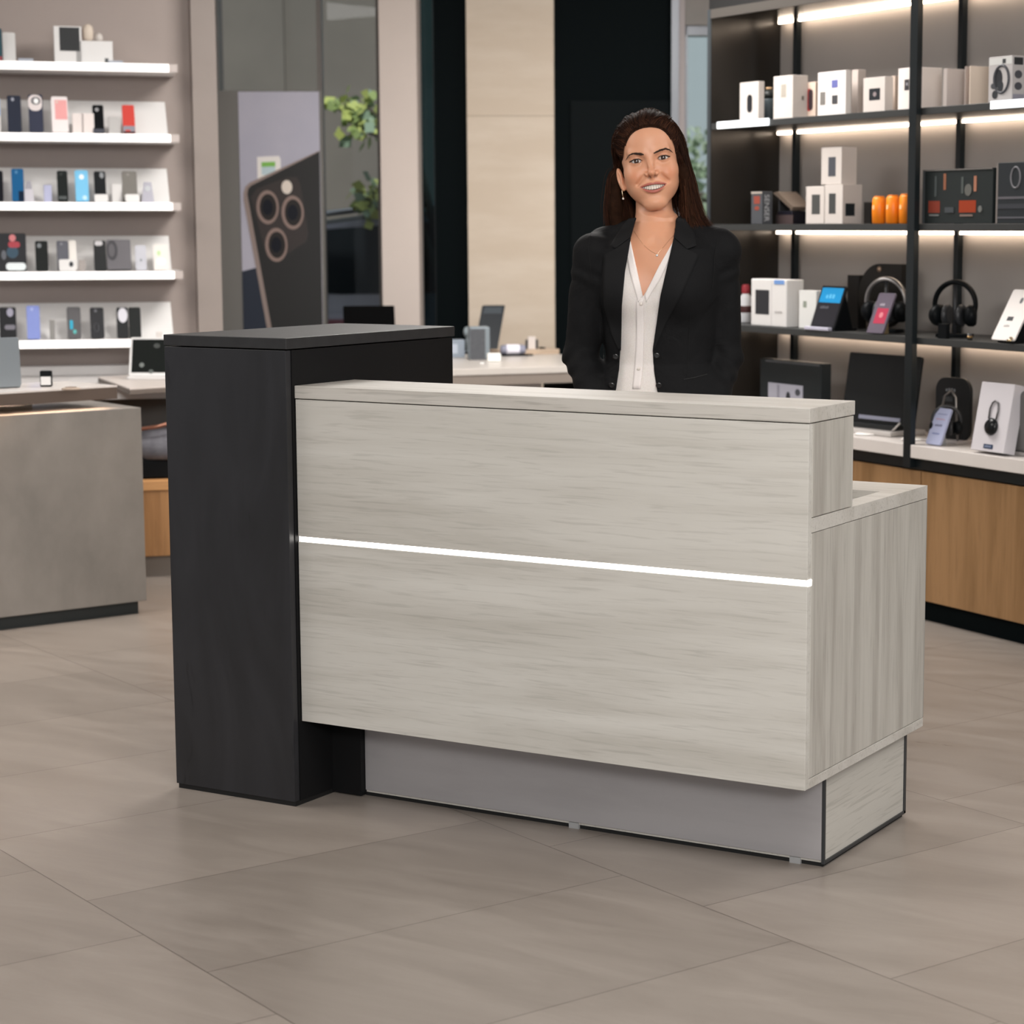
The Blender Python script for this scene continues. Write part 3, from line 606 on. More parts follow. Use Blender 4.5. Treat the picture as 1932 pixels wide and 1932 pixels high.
patch('print_camera_plate', [(475, 372), (486, 356), (545, 334), (562, 334), (568, 348), (582, 440), (578, 455), (525, 490), (512, 492), (502, 484)], '#3b3635', 5)
def ell(cx, cy, rx, ry, n=28): return [(cx+rx*math.cos(t_), cy+ry*math.sin(t_)) for t_ in [2*math.pi*k/n for k in range(n)]]
for cx, cy in ((506, 391), (553, 401), (521, 462)):
    patch('print_lens', ell(cx, cy, 21, 32), '#8a7770', 6); patch('print_lens', ell(cx+1, cy, 16, 25), '#2a2726', 7); patch('print_lens', ell(cx, cy, 10, 15), '#10131d', 8)
patch('print_flash', ell(543, 353, 10, 13), '#d9cfc4', 6)

# back counter
BC = Frame(tuple((CAM_C + ray(1024, 692)*((.755-CAM_C.z)/ray(1024, 692).z))[:2]), 52)
zt = .755
_l = BC.top(848, 700, zt)
bc = thing('back_counter', 'pale topped grey counter behind the desk in front of the stone panel', 'counter', BC.M())
obj('top', B(-1.15, .42, 0, 1.05, zt-.03, zt), mat('bc_top', srgb('#cfc8c1'), .3), bc, .002)
obj('fascia', B(-1.15, .415, .004, 1.0, zt-.075, zt-.0305), mat('bc_fascia', srgb('#8d8279'), .6), bc)
obj('body', B(-1.1, -.0, .02, .95, .0, zt-.0755), mottled('bc_body', srgb('#948b86'), srgb('#9c938d'), 3, .6), bc)
obj('leg_panel', B(.36, .40, .02, .95, .0, zt-.0755), M_blk, bc)
obj('upstand', B(.1, .42, .88, 1.04, zt+.0005, zt+.025), wood_mat('upstand_wood', srgb('#bda893'), srgb('#a8937e'), 0), bc, .002)
def bcm(px, py, rz=0, z=zt+.0008):
    a = BC.top(px, py, z); return BC.M(a[0], a[1], z, rz)
k = 9.6/4027      # metres per pixel about the counter
# screen behind the black cabinet
r = thing('monitor', 'black tilted monitor showing above the black desk cabinet', 'monitor', bcm(700, 668, -11))
Mt = Matrix.Translation((0, 0, .0)) @ Matrix.Rotation(rad(-16), 4, 'X')
obj('screen', MB().prism(rrect(-.128, .125, .02, .245, .006), 0, .014), mat('monitor_black', (.003, .003, .0032), .7, spec=.02), r, .001, M=Mt); obj('stand', B(-.07, .07, .0, .12, 0, .012), M_dk, r, .002)
obj('neck', MB().prism([(.03, .01), (.09, .01), (.075, .16), (.055, .16)], -.02, .02, axis=0), M_dk, r)
# leaning black tablet
r = thing('tablet', 'large black tablet on an angled stand on the back counter', 'tablet', bcm(913, 668, -11))
Mt = Matrix.Translation((0, 0, .0085)) @ Matrix.Rotation(rad(-30), 4, 'X')
sk_ = Matrix(((1, 0, .24, 0), (0, 1, 0, 0), (0, 0, 1, 0), (0, 0, 0, 1)))
obj('body', MB().prism(rrect(-.05, .065, .0, .262, .008), 0, .016, M=sk_), cm('#1c2126'), r, .001, M=Mt)
obj('stand', MB().prism([(.02, 0), (.16, 0), (.16, .004), (.09, .13), (.082, .13)], -.02, .05, axis=0), M_dk, r)
obj('bezel', MB().prism([(-.04, .215), (.055, .215), (.05, .25), (-.035, .25)], -.001, -.0001, M=sk_), cm('#394046'), r, M=Mt)
r = thing('speaker', 'grey box speaker with a pale rim on the back counter', 'speaker', bcm(886, 679, -11)); obj('body', B(0, .098, 0, .07, 0, .156), cm('#7f888e'), r, .008); obj('grille', B(.004, .075, -.0015, .0, .0, .145), mottled('speaker_grille', srgb('#4a4c50'), srgb('#53555a'), 90, .7), r)
r = thing('glass_box', 'pale blue grey translucent box left of the grey speaker', 'box', bcm(840, 675, -11)); obj('carton', B(-.03, .095, 0, .07, 0, .085), cm('#8d97a3'), r, .003); obj('panel', B(.0, .06, -.001, 0, .02, .065), cm('#b3bac6'), r)
r = thing('white_camera', 'small pale round camera tilted behind the grey speaker', 'camera', bcm(882, 664, -11)); obj('head', MB().lathe([(.001, -.02), (.022, -.014), (.028, 0), (.022, .014), (.001, .02)], (0, 0, .10), 20, axis=0), cm('#a4b0b6'), r); obj('stem', MB().cyl((0, 0, 0), .008, .082), cm('#8a9499'), r); obj('foot', MB().cyl((0, 0, 0), .02, .005), cm('#8a9499'), r)
r = thing('white_cube', 'small glossy white case on the back counter', 'case', bcm(920, 683, -11)); obj('case', B(0, .064, 0, .03, 0, .040), cm('#f4f4ef'), r, .006)
r = thing('white_puck', 'tiny white puck left of the glossy white case', 'puck', bcm(909, 687, -11)); obj('puck', MB().lathe([(.009, 0), (.012, .004), (.006, .009)], n=16), cm('#efefec'), r)
r = thing('speaker_bar', 'low grey and white oval speaker on a black base', 'speaker', bcm(945, 672, -11))
mb = MB(); mb.lathe([(.001, -.0), (.02, .004), (.024, .02), (.024, .11), (.02, .124), (.001, .128)], (0, .03, .03), 24, axis=0); obj('body', mb, cm('#8e8fa0'), r)
mb = MB(); mb.lathe([(.0245, .03), (.0252, .04), (.0252, .085), (.0245, .095)], (0, .03, .03), 24, axis=0); obj('light_band', mb, cm('#eceaf6'), r); obj('base', B(.0, .16, .005, .055, 0, .006), M_bk, r)
r = thing('dock', 'black docking clip holding a white charger on the back counter', 'dock', bcm(1000, 668, -11))
obj('base', B(-.02, .085, 0, .05, 0, .018), M_bk, r, .006); obj('clip', B(-.018, -.008, .02, .035, .018, .07), M_dk, r, .002); obj('clip', B(.034, .044, .02, .035, .018, .07), M_dk, r, .002); obj('charger', B(-.006, .032, .022, .034, .019, .085), cm('#d8cfca'), r, .003)
obj('cable_end', MB().tube([(.05, .02, .026), (.065, .02, .026), (.08, .02, .022)], .008, 8), M_bk, r)

# ------------------------------------------------------------------ beyond the window: car and shrubs
def om(px, zc): 
    p = CAM_C + ray(px, 430)*zc; return p
cp = om(700, 14.2)
car = thing('car', 'pale parked car with dark glass seen through the left window', 'car', Matrix.Translation((cp.x, cp.y, -.02)) @ Matrix.Rotation(rad(29+8), 4, 'Z'))
prof = [(-2.2, .35), (-2.15, .75), (-1.9, .88), (-1.15, .95), (-.45, 1.40), (.1, 1.48), (1.0, 1.46), (1.6, 1.1), (2.1, 1.0), (2.2, .6), (2.2, .35)]
obj('body', MB().prism(prof, -.82, .82), mat('car_pale', srgb('#a9a8b6'), .3, coat=.4), car, .05, seg=3)
obj('windscreen', MB().prism([(-.98, 1.05), (-.42, 1.42), (-.38, 1.42), (-.94, 1.03)], -.7, .7), mat('car_glass', (.02, .025, .03), .06), car)
obj('side_window', MB().prism([(-1.0, 1.02), (-.48, 1.37), (.3, 1.43), (.98, 1.4), (1.5, 1.08), (1.4, 1.0), (-.2, .98)], -.828, -.82), mat('car_glass', (0, 0, 0)), car)
obj('roof', MB().prism([(-.5, 1.39), (.1, 1.475), (1.0, 1.455), (1.05, 1.475), (.1, 1.50), (-.52, 1.41)], -.80, .80), mat('roof_grey', srgb('#6f7377'), .3), car)
obj('roof_rail', MB().tube([(-.4, -.78, 1.47), (.2, -.76, 1.54), (1.1, -.76, 1.52)], .02, 8), mat('chrome', (.6, .62, .65), .2, 1), car)
for sx in (-1.4, 1.4):
    for sy in (-.83, .67): obj('wheel', MB().cyl((sx, sy, .33), .33, .16, axis=1, n=32), M_bk, car, .02)
wp = om(628, 13.2)
r = thing('white_sign_board', 'low white board with a red stripe outside the left window', 'sign', Matrix.Translation((wp.x, wp.y, -.02)) @ Matrix.Rotation(rad(29), 4, 'Z')); obj('board', B(-.12, .16, 0, .03, .2, .86), cm('#b9b8c6'), r, .004); obj('stripe', B(-.12, .16, -.003, 0, .78, .83), cm('#a06a74'), r); obj('foot', B(-.1, .14, -.1, .13, 0, .03), M_gy, r); obj('post', B(0, .03, .0, .03, .03, .2), M_gy, r)
leafm = [mat('leaf_green', srgb('#a9bd78'), .5), mat('leaf_light', srgb('#c6d07a'), .5), mat('leaf_blue_green', srgb('#a3bba3'), .5)]
def shrub(px, py, zc, rx, rz, n, label, spread=1.0, h0=0.):
    rng = random.Random(int(px*7+py)); c = om(px, zc); zc_ = CAM_C.z+(430-py)/CAM_F*zc
    r = thing('leafy_tree', label, 'tree', Matrix.Translation((c.x, c.y, -.02)) @ Matrix.Rotation(rad(29), 4, 'Z'), 'young trees outside the left window')
    f = MB()
    for i in range(n):
        a = Vector((rng.gauss(0, rx*.5), rng.gauss(0, rx*.5), zc_+rng.gauss(0, rz*.5)))
        d = Vector((rng.uniform(-1, 1), rng.uniform(-1, 1), rng.uniform(-1, .4))).normalized(); s = rng.uniform(.07, .115)
        e = d.cross(Vector((rng.uniform(-1, 1), rng.uniform(-1, 1), rng.uniform(-1, 1)))).normalized()*s*.42
        f.add([a, a+d*s*.5+e, a+d*s, a+d*s*.5-e], [(0, 1, 2, 3)], mi=rng.choice((0, 1, 1, 2)))
    o = obj('foliage', f, leafm, r)
    mb = MB(); mb.tube([(.6, .1, 0), (.5, .08, zc_*.5), (.3, .03, zc_*.9), (.05, 0, zc_+rz*.3)], [.05, .04, .02, .008], 8)
    for k_ in range(8):
        a = (rng.uniform(-rx, rx)*.7, rng.uniform(-rx, rx)*.7, zc_+rng.uniform(-rz, rz)*.7); mb.tube([(.3, .03, zc_*.9), a], [.012, .004], 6)
    obj('trunk', mb, mat('bark', srgb('#5a5046'), .8), r)
shrub(695, 222, 13.4, .15, .15, 110, 'leafy green tree branch, upper of the two beyond the left window')
shrub(702, 368, 13.3, .15, .11, 80, 'leafy green tree branch, lower of the two beyond the left window')
shrub(640, 193, 13.6, .12, .06, 22, 'sparse sprig of leaves above the poster edge outside the window')
# hedge and pale sky-lit facade beyond the narrow right window
hp = om(1310, 15.5)
for i, (pp_, zc, h, lab) in enumerate(((1316, 15.0, 2.05, 'pale green hedge tree beyond the narrow window beside the shelving'),)):
    c = om(pp_, zc); rng = random.Random(5+i)
    r = thing('hedge', lab, 'hedge', Matrix.Translation((c.x, c.y, -.02)) @ Matrix.Rotation(rad(29), 4, 'Z')); f = MB()
    for k_ in range(2600):
        a = Vector((rng.uniform(-.5, .5), rng.uniform(-.2, .2), rng.uniform(.2, h))); d = Vector((rng.uniform(-1, 1), rng.uniform(-1, 1), rng.uniform(-1, 1))).normalized(); s = rng.uniform(.05, .09)
        e = d.cross(Vector((rng.uniform(-1, 1), rng.uniform(-1, 1), rng.uniform(-1, 1)))).normalized()*s*.4
        f.add([a, a+d*s*.5+e, a+d*s, a+d*s*.5-e], [(0, 1, 2, 3)], mi=rng.choice((0, 1)))
    obj('foliage', f, [mat('leaf_pale', srgb('#aac0a0'), .6), mat('leaf_pale2', srgb('#c3d2bb'), .6)], r)
    obj('trunk', MB().cyl((0, 0, 0), .06, h*.8), mat('bark', (0, 0, 0)), r)
o = obj('facade_panel', B(1.6, 4.6, 2.3, 2.6, 0, 6), mat('pale_facade', srgb('#b9c6cc'), .8), M=OF.M()); tag(o, 'pale blue grey building front beyond the narrow window', 'building')
# ================================================================== RIGHT SHELVING
uL = RU.at(1341, 430, 0)[0]; uRt = RU.at(2150, 430, 0)[0]; DPT = .33
M_sh = mat('black_steel', (.010, .014, .016), .3, .2)
M_bkp = mottled('grey_backing', srgb('#a29c97'), srgb('#aca59f'), .8, .6, 0)
M_dside = mat('dark_gloss_side', (.022, .019, .016), .22, .1)
zS = [1.783, 1.388, .996]; ZW = .622
un = thing('shelving_unit', 'tall black framed wall shelving with warm light strips and a white worktop', 'shelving', RU.M())
obj('back_panel', B(uL, uRt, DPT, DPT+.02, .54, 2.2), M_bkp, un, label='grey back panel')
obj('side_panel', B(uL-.02, uL, .0, DPT+.02, 0.0, 2.225), M_dside, un)
obj('side_edge', B(uL-.022, uL-.002, -.006, -.0005, 0, 2.225), mat('side_edge_grey', srgb('#4a5054'), .4, .5), un)
obj('top_panel', B(uL, uRt, .0, DPT, 2.196, 2.225), M_dside, un)
obj('top_edge', B(uL, uRt, -.006, -.0005, 2.190, 2.225), mat('top_edge_grey', srgb('#5b5753'), .35, .4), un)
M_gls = mat('shelf_dark_glass', (.035, .037, .037), .4)
for z in zS:
    obj('shelf', B(uL+.001, uRt, .0, DPT-.001, z-.024, z), M_gls, un, .001)
u1728 = RU.at(1728, 430, 0)[0]
pw_ = .02
obj('post', B(u1728-pw_, u1728+pw_, -.024, -.001, .54, 2.3), M_sh, un, .001, label='front black post')
uP = [RU.at(1498, 430, DPT-.03)[0], RU.at(1806, 430, DPT-.03)[0]]
for u_ in uP:
    zz = [ZW]+[zS[2], zS[1], zS[0]]+[2.22]
    for a, b_ in zip(zz[:-1], zz[1:]):
        obj('post', B(u_-.012, u_+.012, DPT-.035, DPT-.012, a+.0005, b_-.0245), M_sh, un, label='rear black post')
M_strip = mat('led_strip_warm', (1, 1, 1), emit=(1, .80, .62), es=11)
for z in zS+[2.22]:
    cuts = [uL+.01, uP[0], uP[1], uRt]
    for a, b_ in zip(cuts[:-1], cuts[1:]):
        if b_-a > .05: obj('light_strip', B(a+.015, b_-.015, DPT-.030, DPT-.020, z-.0375, z-.0265), M_strip, un, label='warm light strip')
M_rail = mat('price_rail_glare', (1, 1, 1), emit=(.85, .94, 1), es=1.15)  # rail is no lamp: its emission stands in for reflected light
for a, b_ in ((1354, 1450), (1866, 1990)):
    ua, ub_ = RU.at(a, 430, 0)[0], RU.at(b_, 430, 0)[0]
    obj('price_rail', B(ua, ub_, -.006, -.0005, zS[0]-.022, zS[0]+.004), M_rail, un, label='white price rail with a glowing reflection')
obj('base_rail', B(uL, uRt, .0, DPT, .536, .574), M_sh, un, .001)
wt = obj('worktop', B(uL+.001, uRt, -.022, DPT-.001, .576, ZW), mottled('white_stone', srgb('#cfc8c3'), srgb('#d9d3ce'), 2, .3), un, .002, label='white worktop')
# oak cabinets below
M_oakr = wood_mat('oak_veneer', srgb('#9a7650'), srgb('#84633f'), 2, 1.3, .45, .35)
seams = [uL, RU.at(1480, 430, 0)[0], RU.at(1746, 430, 0)[0], uRt]
for i, (a, b_) in enumerate(zip(seams[:-1], seams[1:])):
    lab = ['oak base cabinet at the far left end of the shelving, behind the desk', 'oak base cabinet just right of the reception desk under the worktop', 'wide oak base cabinet at the right edge under the white worktop'][i]
    c = thing('base_cabinet', lab, 'cabinet', RU.M(a, 0, 0), 'oak cabinets under the worktop')
    obj('body', B(.002, b_-a-.002, .02, DPT, .07, .534), M_sh, c)
    obj('door', B(.004, b_-a-.004, .0, .0185, .075, .530), M_oakr, c, .0015)
    obj('plinth', B(.0, b_-a, .03, DPT, 0, .069), M_blk, c)
# ---- top shelf boxes
W2 = mat('white_box', srgb('#c9c1bb'), .45); F = RU; z = zS[0]+.001
GB = 'white product boxes on the top shelf'
def bx(*a, **k): k.setdefault('group', GB); return carton(RU, 'product_box', *a, **k)
bx('white box with a black capsule picture at the left end of the top shelf', 'box', 1394, 1431, 1440, 153, z, .03, W2, [('picture', .4, .68, .22, .68, '#26272a', 'p')])
r = thing('canister', 'small dark canister with a grey lid between the first two white boxes', 'canister', RU.M(RU.at(1449, 430, .14)[0], .14, z)); obj('body', MB().lathe([(.03, 0), (.031, .005), (.031, .085), (.028, .09)], n=24), cm('#3a4347'), r); obj('lid', MB().lathe([(.028, .0905), (.027, .11), (.015, .125)], n=24), cm('#1f2322'), r); obj('knob', MB().cyl((0, 0, .126), .012, .008), cm('#caa57e'), r)
bx('white box with a grey square mark, second from left on the top shelf', 'box', 1457, 1496, 1521, 141, z, .03, W2, [('picture', .4, .66, .5, .8, '#a39c92')], side=[('mark', .6, .75, .42, .52, '#6f675e')])
bx('white box with a red and black device picture on the top shelf', 'box', 1509, 1539, 1545, 154, z, .10, cm('#d8c2b2'), [('picture', .42, .7, .2, .82, '#b03a34', 'p'), ('picture', .52, .82, .22, .8, '#382c30', 'p')])
bx('white box with three small pictures, blue one on top', 'box', 1540, 1596, 1602, 132, z, .03, cm('#e4deda'), [('picture', .5, .72, .62, .8, '#6468a0'), ('picture', .09, .28, .25, .55, '#77736f'), ('picture', .52, .72, .25, .45, '#47474a')])
bx('plain narrow white box behind the three picture box', 'box', 1603, 1619, 1630, 131, z, .10, cm('#c9beb7'))
bx('white box with a black square picture on the top shelf', 'box', 1625, 1670, 1681, 144, z, .03, W2, [('picture', .28, .78, .34, .68, '#26292d'), ('picture_mark', .46, .62, .44, .58, '#8b7f80', 'o')])
bx('narrow white box left of the post behind the black square picture box', 'box', 1676, 1689, 1692, 143, z, .12, cm('#d2c0b2'))
bx('tall white box with a small dark picture left of the front post', 'box', 1690, 1731, 1772, 126, z, .03, cm('#e6ddd7'), [('picture', .34, .58, .46, .72, '#3f3d40'), ('picture_mark', .42, .53, .57, .65, '#8f8d92', 'o')], dmax=.16)
bx('thin white box right of the front post, nearer of the pair', 'box', 1774, 1787, 1789, 129, z, .05, cm('#cfc4be'), depth=.08)
bx('thin beige box right of the front post, farther of the pair', 'box', 1788, 1799, 1801, 130, z, .09, cm('#b9a89b'), depth=.08)
bx('thin grey white box just right of the rear post', 'box', 1814, 1822, 1823, 125, z, .06, cm('#ab9f99'), depth=.08)
bx('thin cream box right of the rear post on the top shelf', 'box', 1823, 1831, 1848, 124, z, .05, cm('#e6d6c6'), depth=.09)
r, w, d, h = carton(RU, 'headphone_box', 'silver box printed with large headphones at the right end of the top shelf', 'box', 1859, 1911, 1931, 104, z, .02, cm('#b5b1b0'), [('picture_band', .02, .98, .82, .97, '#c9c9c6'), ('picture', .58, .72, .84, .94, '#3b3e40'), ('picture', .25, .86, .2, .8, '#4a4b50', 'R'), ('picture', .25, .58, .32, .72, '#2e2f33', 'o'), ('picture', .4, .62, .22, .48, '#34363a', 'o'), ('picture', .18, .4, .08, .26, '#36383b', 'o'), ('picture', .12, .28, .3, .42, '#4a4b4f', 'o')], side=[('picture', .1, .7, .8, .96, '#2f3133'), ('picture', .15, .65, .5, .68, '#4a4b50', 'o'), ('picture', .15, .65, .25, .42, '#4a4b50', 'o'), ('picture_band', .05, .8, .03, .16, '#8e8d98')])
# ---- second shelf
z = zS[1]+.001
def letters(root, txt, w, h, a, b_, c, e, col, M, vert=True):
    cu = bpy.data.curves.new('txt', 'FONT'); cu.body = txt; cu.size = 1; cu.extrude = .002; cu.align_x = 'CENTER'; cu.align_y = 'CENTER'
    o = bpy.data.objects.new('lettering', cu); COL.objects.link(o); bpy.context.view_layer.update()
    dg = bpy.context.evaluated_depsgraph_get(); me = bpy.data.meshes.new_from_object(o.evaluated_get(dg)); bpy.data.objects.remove(o)
    me.materials.clear(); me.materials.append(cm(col)); co = np.array([v.co[:] for v in me.vertices]); lo, hi = co.min(0), co.max(0)
    W_t, H_t = (b_-a)*w, (e-c)*h
    for v in me.vertices:
        x = (v.co.x-lo[0])/(hi[0]-lo[0]); y = (v.co.y-lo[1])/(hi[1]-lo[1])
        if vert: v.co = Vector((a*w+(1-y)*W_t, -.0014+(-.0004 if v.co.z > 0 else .0004), c*h+(1-x)*0+x*H_t)) if False else Vector((a*w+y*W_t, -.0012-(.0004 if v.co.z > 0 else 0), e*h-x*H_t))
        else: v.co = Vector((a*w+x*W_t, -.0012-(.0004 if v.co.z > 0 else 0), c*h+y*H_t))
    o = bpy.data.objects.new('lettering', me); COL.objects.link(o); o.parent = root; o.matrix_local = M; return o
r, w, d, h = carton(RU, 'printed_box', 'dark grey box with red print and tall white spine lettering on the second shelf', 'box', 1417, 1438, 1457, 361, z, .03, cm('#4a4c50'), [('picture', .25, .8, .62, .86, '#8a4438'), ('picture', .3, .75, .42, .55, '#8a4438', 'o'), ('picture_band', .0, 1, .93, .99, '#a59b92')])
letters(r, 'SENSER', d, h, .22, .68, .08, .9, '#b9babd', Matrix.Translation((w, 0, 0)) @ Matrix.Rotation(rad(90), 4, 'Z'))
r = thing('card_reader', 'dark gadget with a sloping brown lid on the second shelf', 'gadget', RU.M(RU.at(1466, 430, .12)[0], .12, z))
obj('body', B(0, .10, 0, .09, 0, .05), cm('#191821'), r, .004); obj('sloping_lid', MB().prism([(-.03, .12), (.0, .125), (.105, .065), (.10, .052)], 0, .09), cm('#675a50'), r); obj('base', B(.0, .11, -.004, .0, .0, .035), cm('#4a3e3e'), r)
obj('prop', B(-.02, -.012, .02, .07, 0, .118), M_dk, r)
GS = 'white stacked boxes on the second shelf'
x2 = bx('lower left white box of the stack with a tall dark picture', 'box', 1520, 1555, 1560, 351, z, .04, W2, [('picture', .33, .78, .26, .78, '#4a4b49')], group=GS, depth=.12)
x3 = bx('lower right white box of the stack with a picture on its side', 'box', 1555.5, 1590, 1626, 348, z, .04, W2, [('picture', .24, .62, .26, .78, '#454646')], side=[('picture', .15, .62, .2, .52, '#20262a')], group=GS)
bx('single white box on top of the stacked pair, second shelf', 'box', 1548, 1588, 1615, 277, z+x3[3]+.001, .045, W2, [('picture', .36, .72, .22, .74, '#4d4f55')], group=GS)
carton(RU, 'small_black_box', 'small black box between the stack and the orange jars', 'box', 1629, 1643, 1646, 381, z, .12, cm('#23211f'), depth=.06)
for i, (px, lab) in enumerate(((1658, 'orange jar nearest the black box, leftmost of three'), (1684, 'orange jar in the middle of the three'), (1709, 'orange jar beside the front post, rightmost of three'))):
    hh = .095+.003*i
    r = thing('orange_jar', lab, 'jar', RU.M(RU.at(px, 430, .05)[0], .05, z), 'orange jars on the second shelf')
    obj('body', MB().lathe([(.021, 0), (.024, .003), (.0255, .05), (.0235, hh-.006), (.019, hh-.001)], n=28), mat('orange_plastic', srgb('#ee8412'), .4), r)
    obj('lid_ring', MB().lathe([(.0192, hh-.0008), (.0195, hh+.002), (.012, hh+.003)], n=24), mat('orange_lid', srgb('#e07a14'), .5), r)
    obj('mark', MB().prism([(.006*math.cos(k_*.628), .058+.009*math.sin(k_*.628)) for k_ in range(10)], -.0262, -.0245), cm('#f3c48f'), r)
GK = 'black tool sets on the second shelf'
carton(RU, 'boxed_tool_set', 'black window box with two red labels right of the front post', 'box', 1741, 1874, 1878, 316, z, .02, cm('#262b2b'), [('picture', .08, .25, .2, .42, '#7c3628'), ('picture', .53, .77, .2, .42, '#93391f'), ('picture_handle', .30, .335, .62, .92, '#8a5a44'), ('picture_handle', .17, .20, .5, .88, '#454b4b'), ('picture_handle', .56, .59, .55, .85, '#4f5553'), ('picture_handle', .74, .775, .58, .86, '#a2705a'), ('picture', .61, .71, .5, .72, '#5f5f5b', 'o'), ('caption', .1, .24, .14, .17, '#6e6f6e'), ('caption', .55, .73, .13, .165, '#7c6a63'), ('picture', .33, .46, .2, .3, '#43474a'), ('picture', .81, .86, .2, .32, '#6c6d6a', 'o'), ('frame_line', .0, 1, .975, 1, '#6b6764'), ('frame_line', .0, .02, 0, 1, '#45484a')], group=GK, depth=.1)
carton(RU, 'boxed_tool_set', 'black striped box with a ring picture at the right frame edge', 'box', 1878, 2010, 2014, 302, z, .02, cm('#2a2e31'), [('frame_line', .0, .025, 0, 1, '#7a7470'), ('picture', .22, .36, .58, .92, '#77767a', 'R'), ('stripe', .03, 1, .40, .44, '#5f5d62'), ('stripe', .03, 1, .08, .11, '#5a5a5f'), ('stripe', .03, 1, .24, .32, '#3b3d42')], group=GK, depth=.1)
# ---- third shelf
z = zS[2]+.001
r = thing('spray_bottle', 'white bottle with a red cap and dark band beside the black blazer sleeve', 'bottle', RU.M(RU.at(1408, 430, .14)[0], .14, z)); obj('body', MB().lathe([(.026, 0), (.028, .004), (.028, .095), (.015, .115)], n=24), cm('#cfcfd2'), r); obj('cap', MB().lathe([(.0155, .1155), (.017, .12), (.017, .145), (.012, .152)], n=20), cm('#a63c44'), r); obj('band', MB().lathe([(.0283, .04), (.0288, .042), (.0288, .065), (.0283, .067)], n=24), cm('#4a2c2c'), r)
carton(RU, 'product_box', 'large white box with a dark window and blue sticker on the third shelf', 'box', 1418, 1484, 1518, 528, z, .02, cm('#d7d5d3'), [('window', .13, .52, .25, .77, '#303134'), ('panel_edge', .585, .59, .0, 1, '#b5aeb0'), ('sticker', .66, .94, .9, .99, '#6f93c9'), ('caption', .68, .9, .3, .34, '#b9b6b4', 'T')], bev=.004)
carton(RU, 'product_box', 'small white box with a tiny green mark behind the blue screen tablet', 'box', 1509, 1540, 1542, 549, z, .05, cm('#d9d9d6'), [('mark', .25, .45, .55, .72, '#8d9488')], depth=.05)
SK = lambda s: Matrix(((1, 0, s, 0), (0, 1, 0, 0), (0, 0, 1, 0), (0, 0, 0, 1)))
r = thing('tablet', 'black tablet with a blue topped screen leaning on a stand, third shelf', 'tablet', RU.M(RU.at(1524, 430, .0)[0], .015, z))
Mt = Matrix.Translation((0, 0, .008)) @ Matrix.Rotation(rad(-20), 4, 'X')
obj('body', MB().prism(rrect(0, .150, 0, .165, .006), 0, .009, axis=1), cm('#141518'), r, .001, M=Mt)
obj('screen', B(.008, .142, -.0006, 0, .008, .158), cm('#26262b', .2), r, M=Mt); decals(r, .15, .165, [('screen_top', .06, .94, .6, .95, '#1f86bd'), ('screen_text', .3, .7, .7, .8, '#5db0d8', 'T'), ('screen_text', .2, .55, .46, .52, '#5a5a60', 'T')], y=-.0007, M=Mt)
obj('stand', MB().prism([(.02, 0), (.11, 0), (.075, .13), (.065, .13)], .03, .12, axis=0), M_bk, r); obj('front_lip', B(-.01, .14, -.02, -.0, 0, .012), cm('#b9b7c6'), r, .002)
obj('foot', B(-.005, .155, .0, .1, 0, .006), M_bk, r)
r = thing('display_board', 'black display board with a tall post behind the headphones', 'display board', RU.M(RU.at(1600, 430, .22)[0], .22, z))
obj('post', B(0, .07, 0, .04, 0, .2), cm('#211f1e'), r, .002); obj('round_panel', MB().prism([(.07+.13*(1+math.cos(a)), .125+.12*math.sin(a)) for a in [k_*math.pi/20 for k_ in range(10, 41)]]+[(.33, .125), (.33, .245), (.2, .245)], .0, .03), cm('#24221f'), r); obj('knob', MB().lathe([(.001, -.01), (.01, -.006), (.011, 0)], (.2, 0, .225), 16, axis=1), cm('#b79b85', .3, .5), r)
def headphones(M, label, s=1.0, band=M_bk, disc=None, stand=True):
    r = thing('headphones', label, 'headphones', M)
    R_ = .075*s; arc = [(R_*math.cos(a), 0, .105*s+R_*1.05*math.sin(a)) for a in [rad(-12+204*k_/24) for k_ in range(25)]]
    obj('headband', MB().tube(arc, [.006*s+.003*s*math.sin(math.pi*k_/24) for k_ in range(25)], 10, up=Vector((0, 1, 0)), flat=2.0), band, r)
    for sg in (-1, 1):
        Mc = Matrix.Translation((sg*R_*.80, 0, .072*s)) @ Matrix.Rotation(rad(sg*18), 4, 'Z')
        e = obj('ear_cup', MB().lathe([(.001, -.022*s), (.028*s, -.02*s), (.036*s, -.008*s), (.036*s, .008*s), (.03*s, .016*s), (.001, .018*s)], n=28, axis=0 if True else 1), M_bk, r, M=Mc)
        obj('cushion', MB().lathe([(.018*s, 0), (.036*s, .0), (.038*s, .008*s), (.03*s, .016*s), (.018*s, .014*s)], (0, 0, 0), n=28, axis=0), M_dk, r, M=Matrix.Translation((sg*R_*.80-sg*.026*s-(.016*s if sg > 0 else 0)*1, 0, .072*s)))
        obj('slider', MB().tube([(sg*R_*.96, 0, .085*s), (sg*R_*1.0, 0, .115*s)], .005*s, 8), mat('chrome', (0, 0, 0)), r)
    if stand:
        obj('stand_post', MB().cyl((0, .0, .004), .006, .105*s+R_*.9), M_dk, r); obj('stand_base', B(-.055*s, .055*s, -.035, .035, 0, .012), M_bk, r, .002)
    return r
kz = z
headphones(RU.M(RU.at(1674, 430, .12)[0], .12, z, 25), 'black and silver headphones behind the pink screen phone, third shelf', 1.05, mat('silver_band', (.35, .34, .34), .25, .8))
headphones(RU.M(RU.at(1805, 430, .12)[0], .12, z, 25), 'black headphones on a stand right of the front post, third shelf', 1.04)
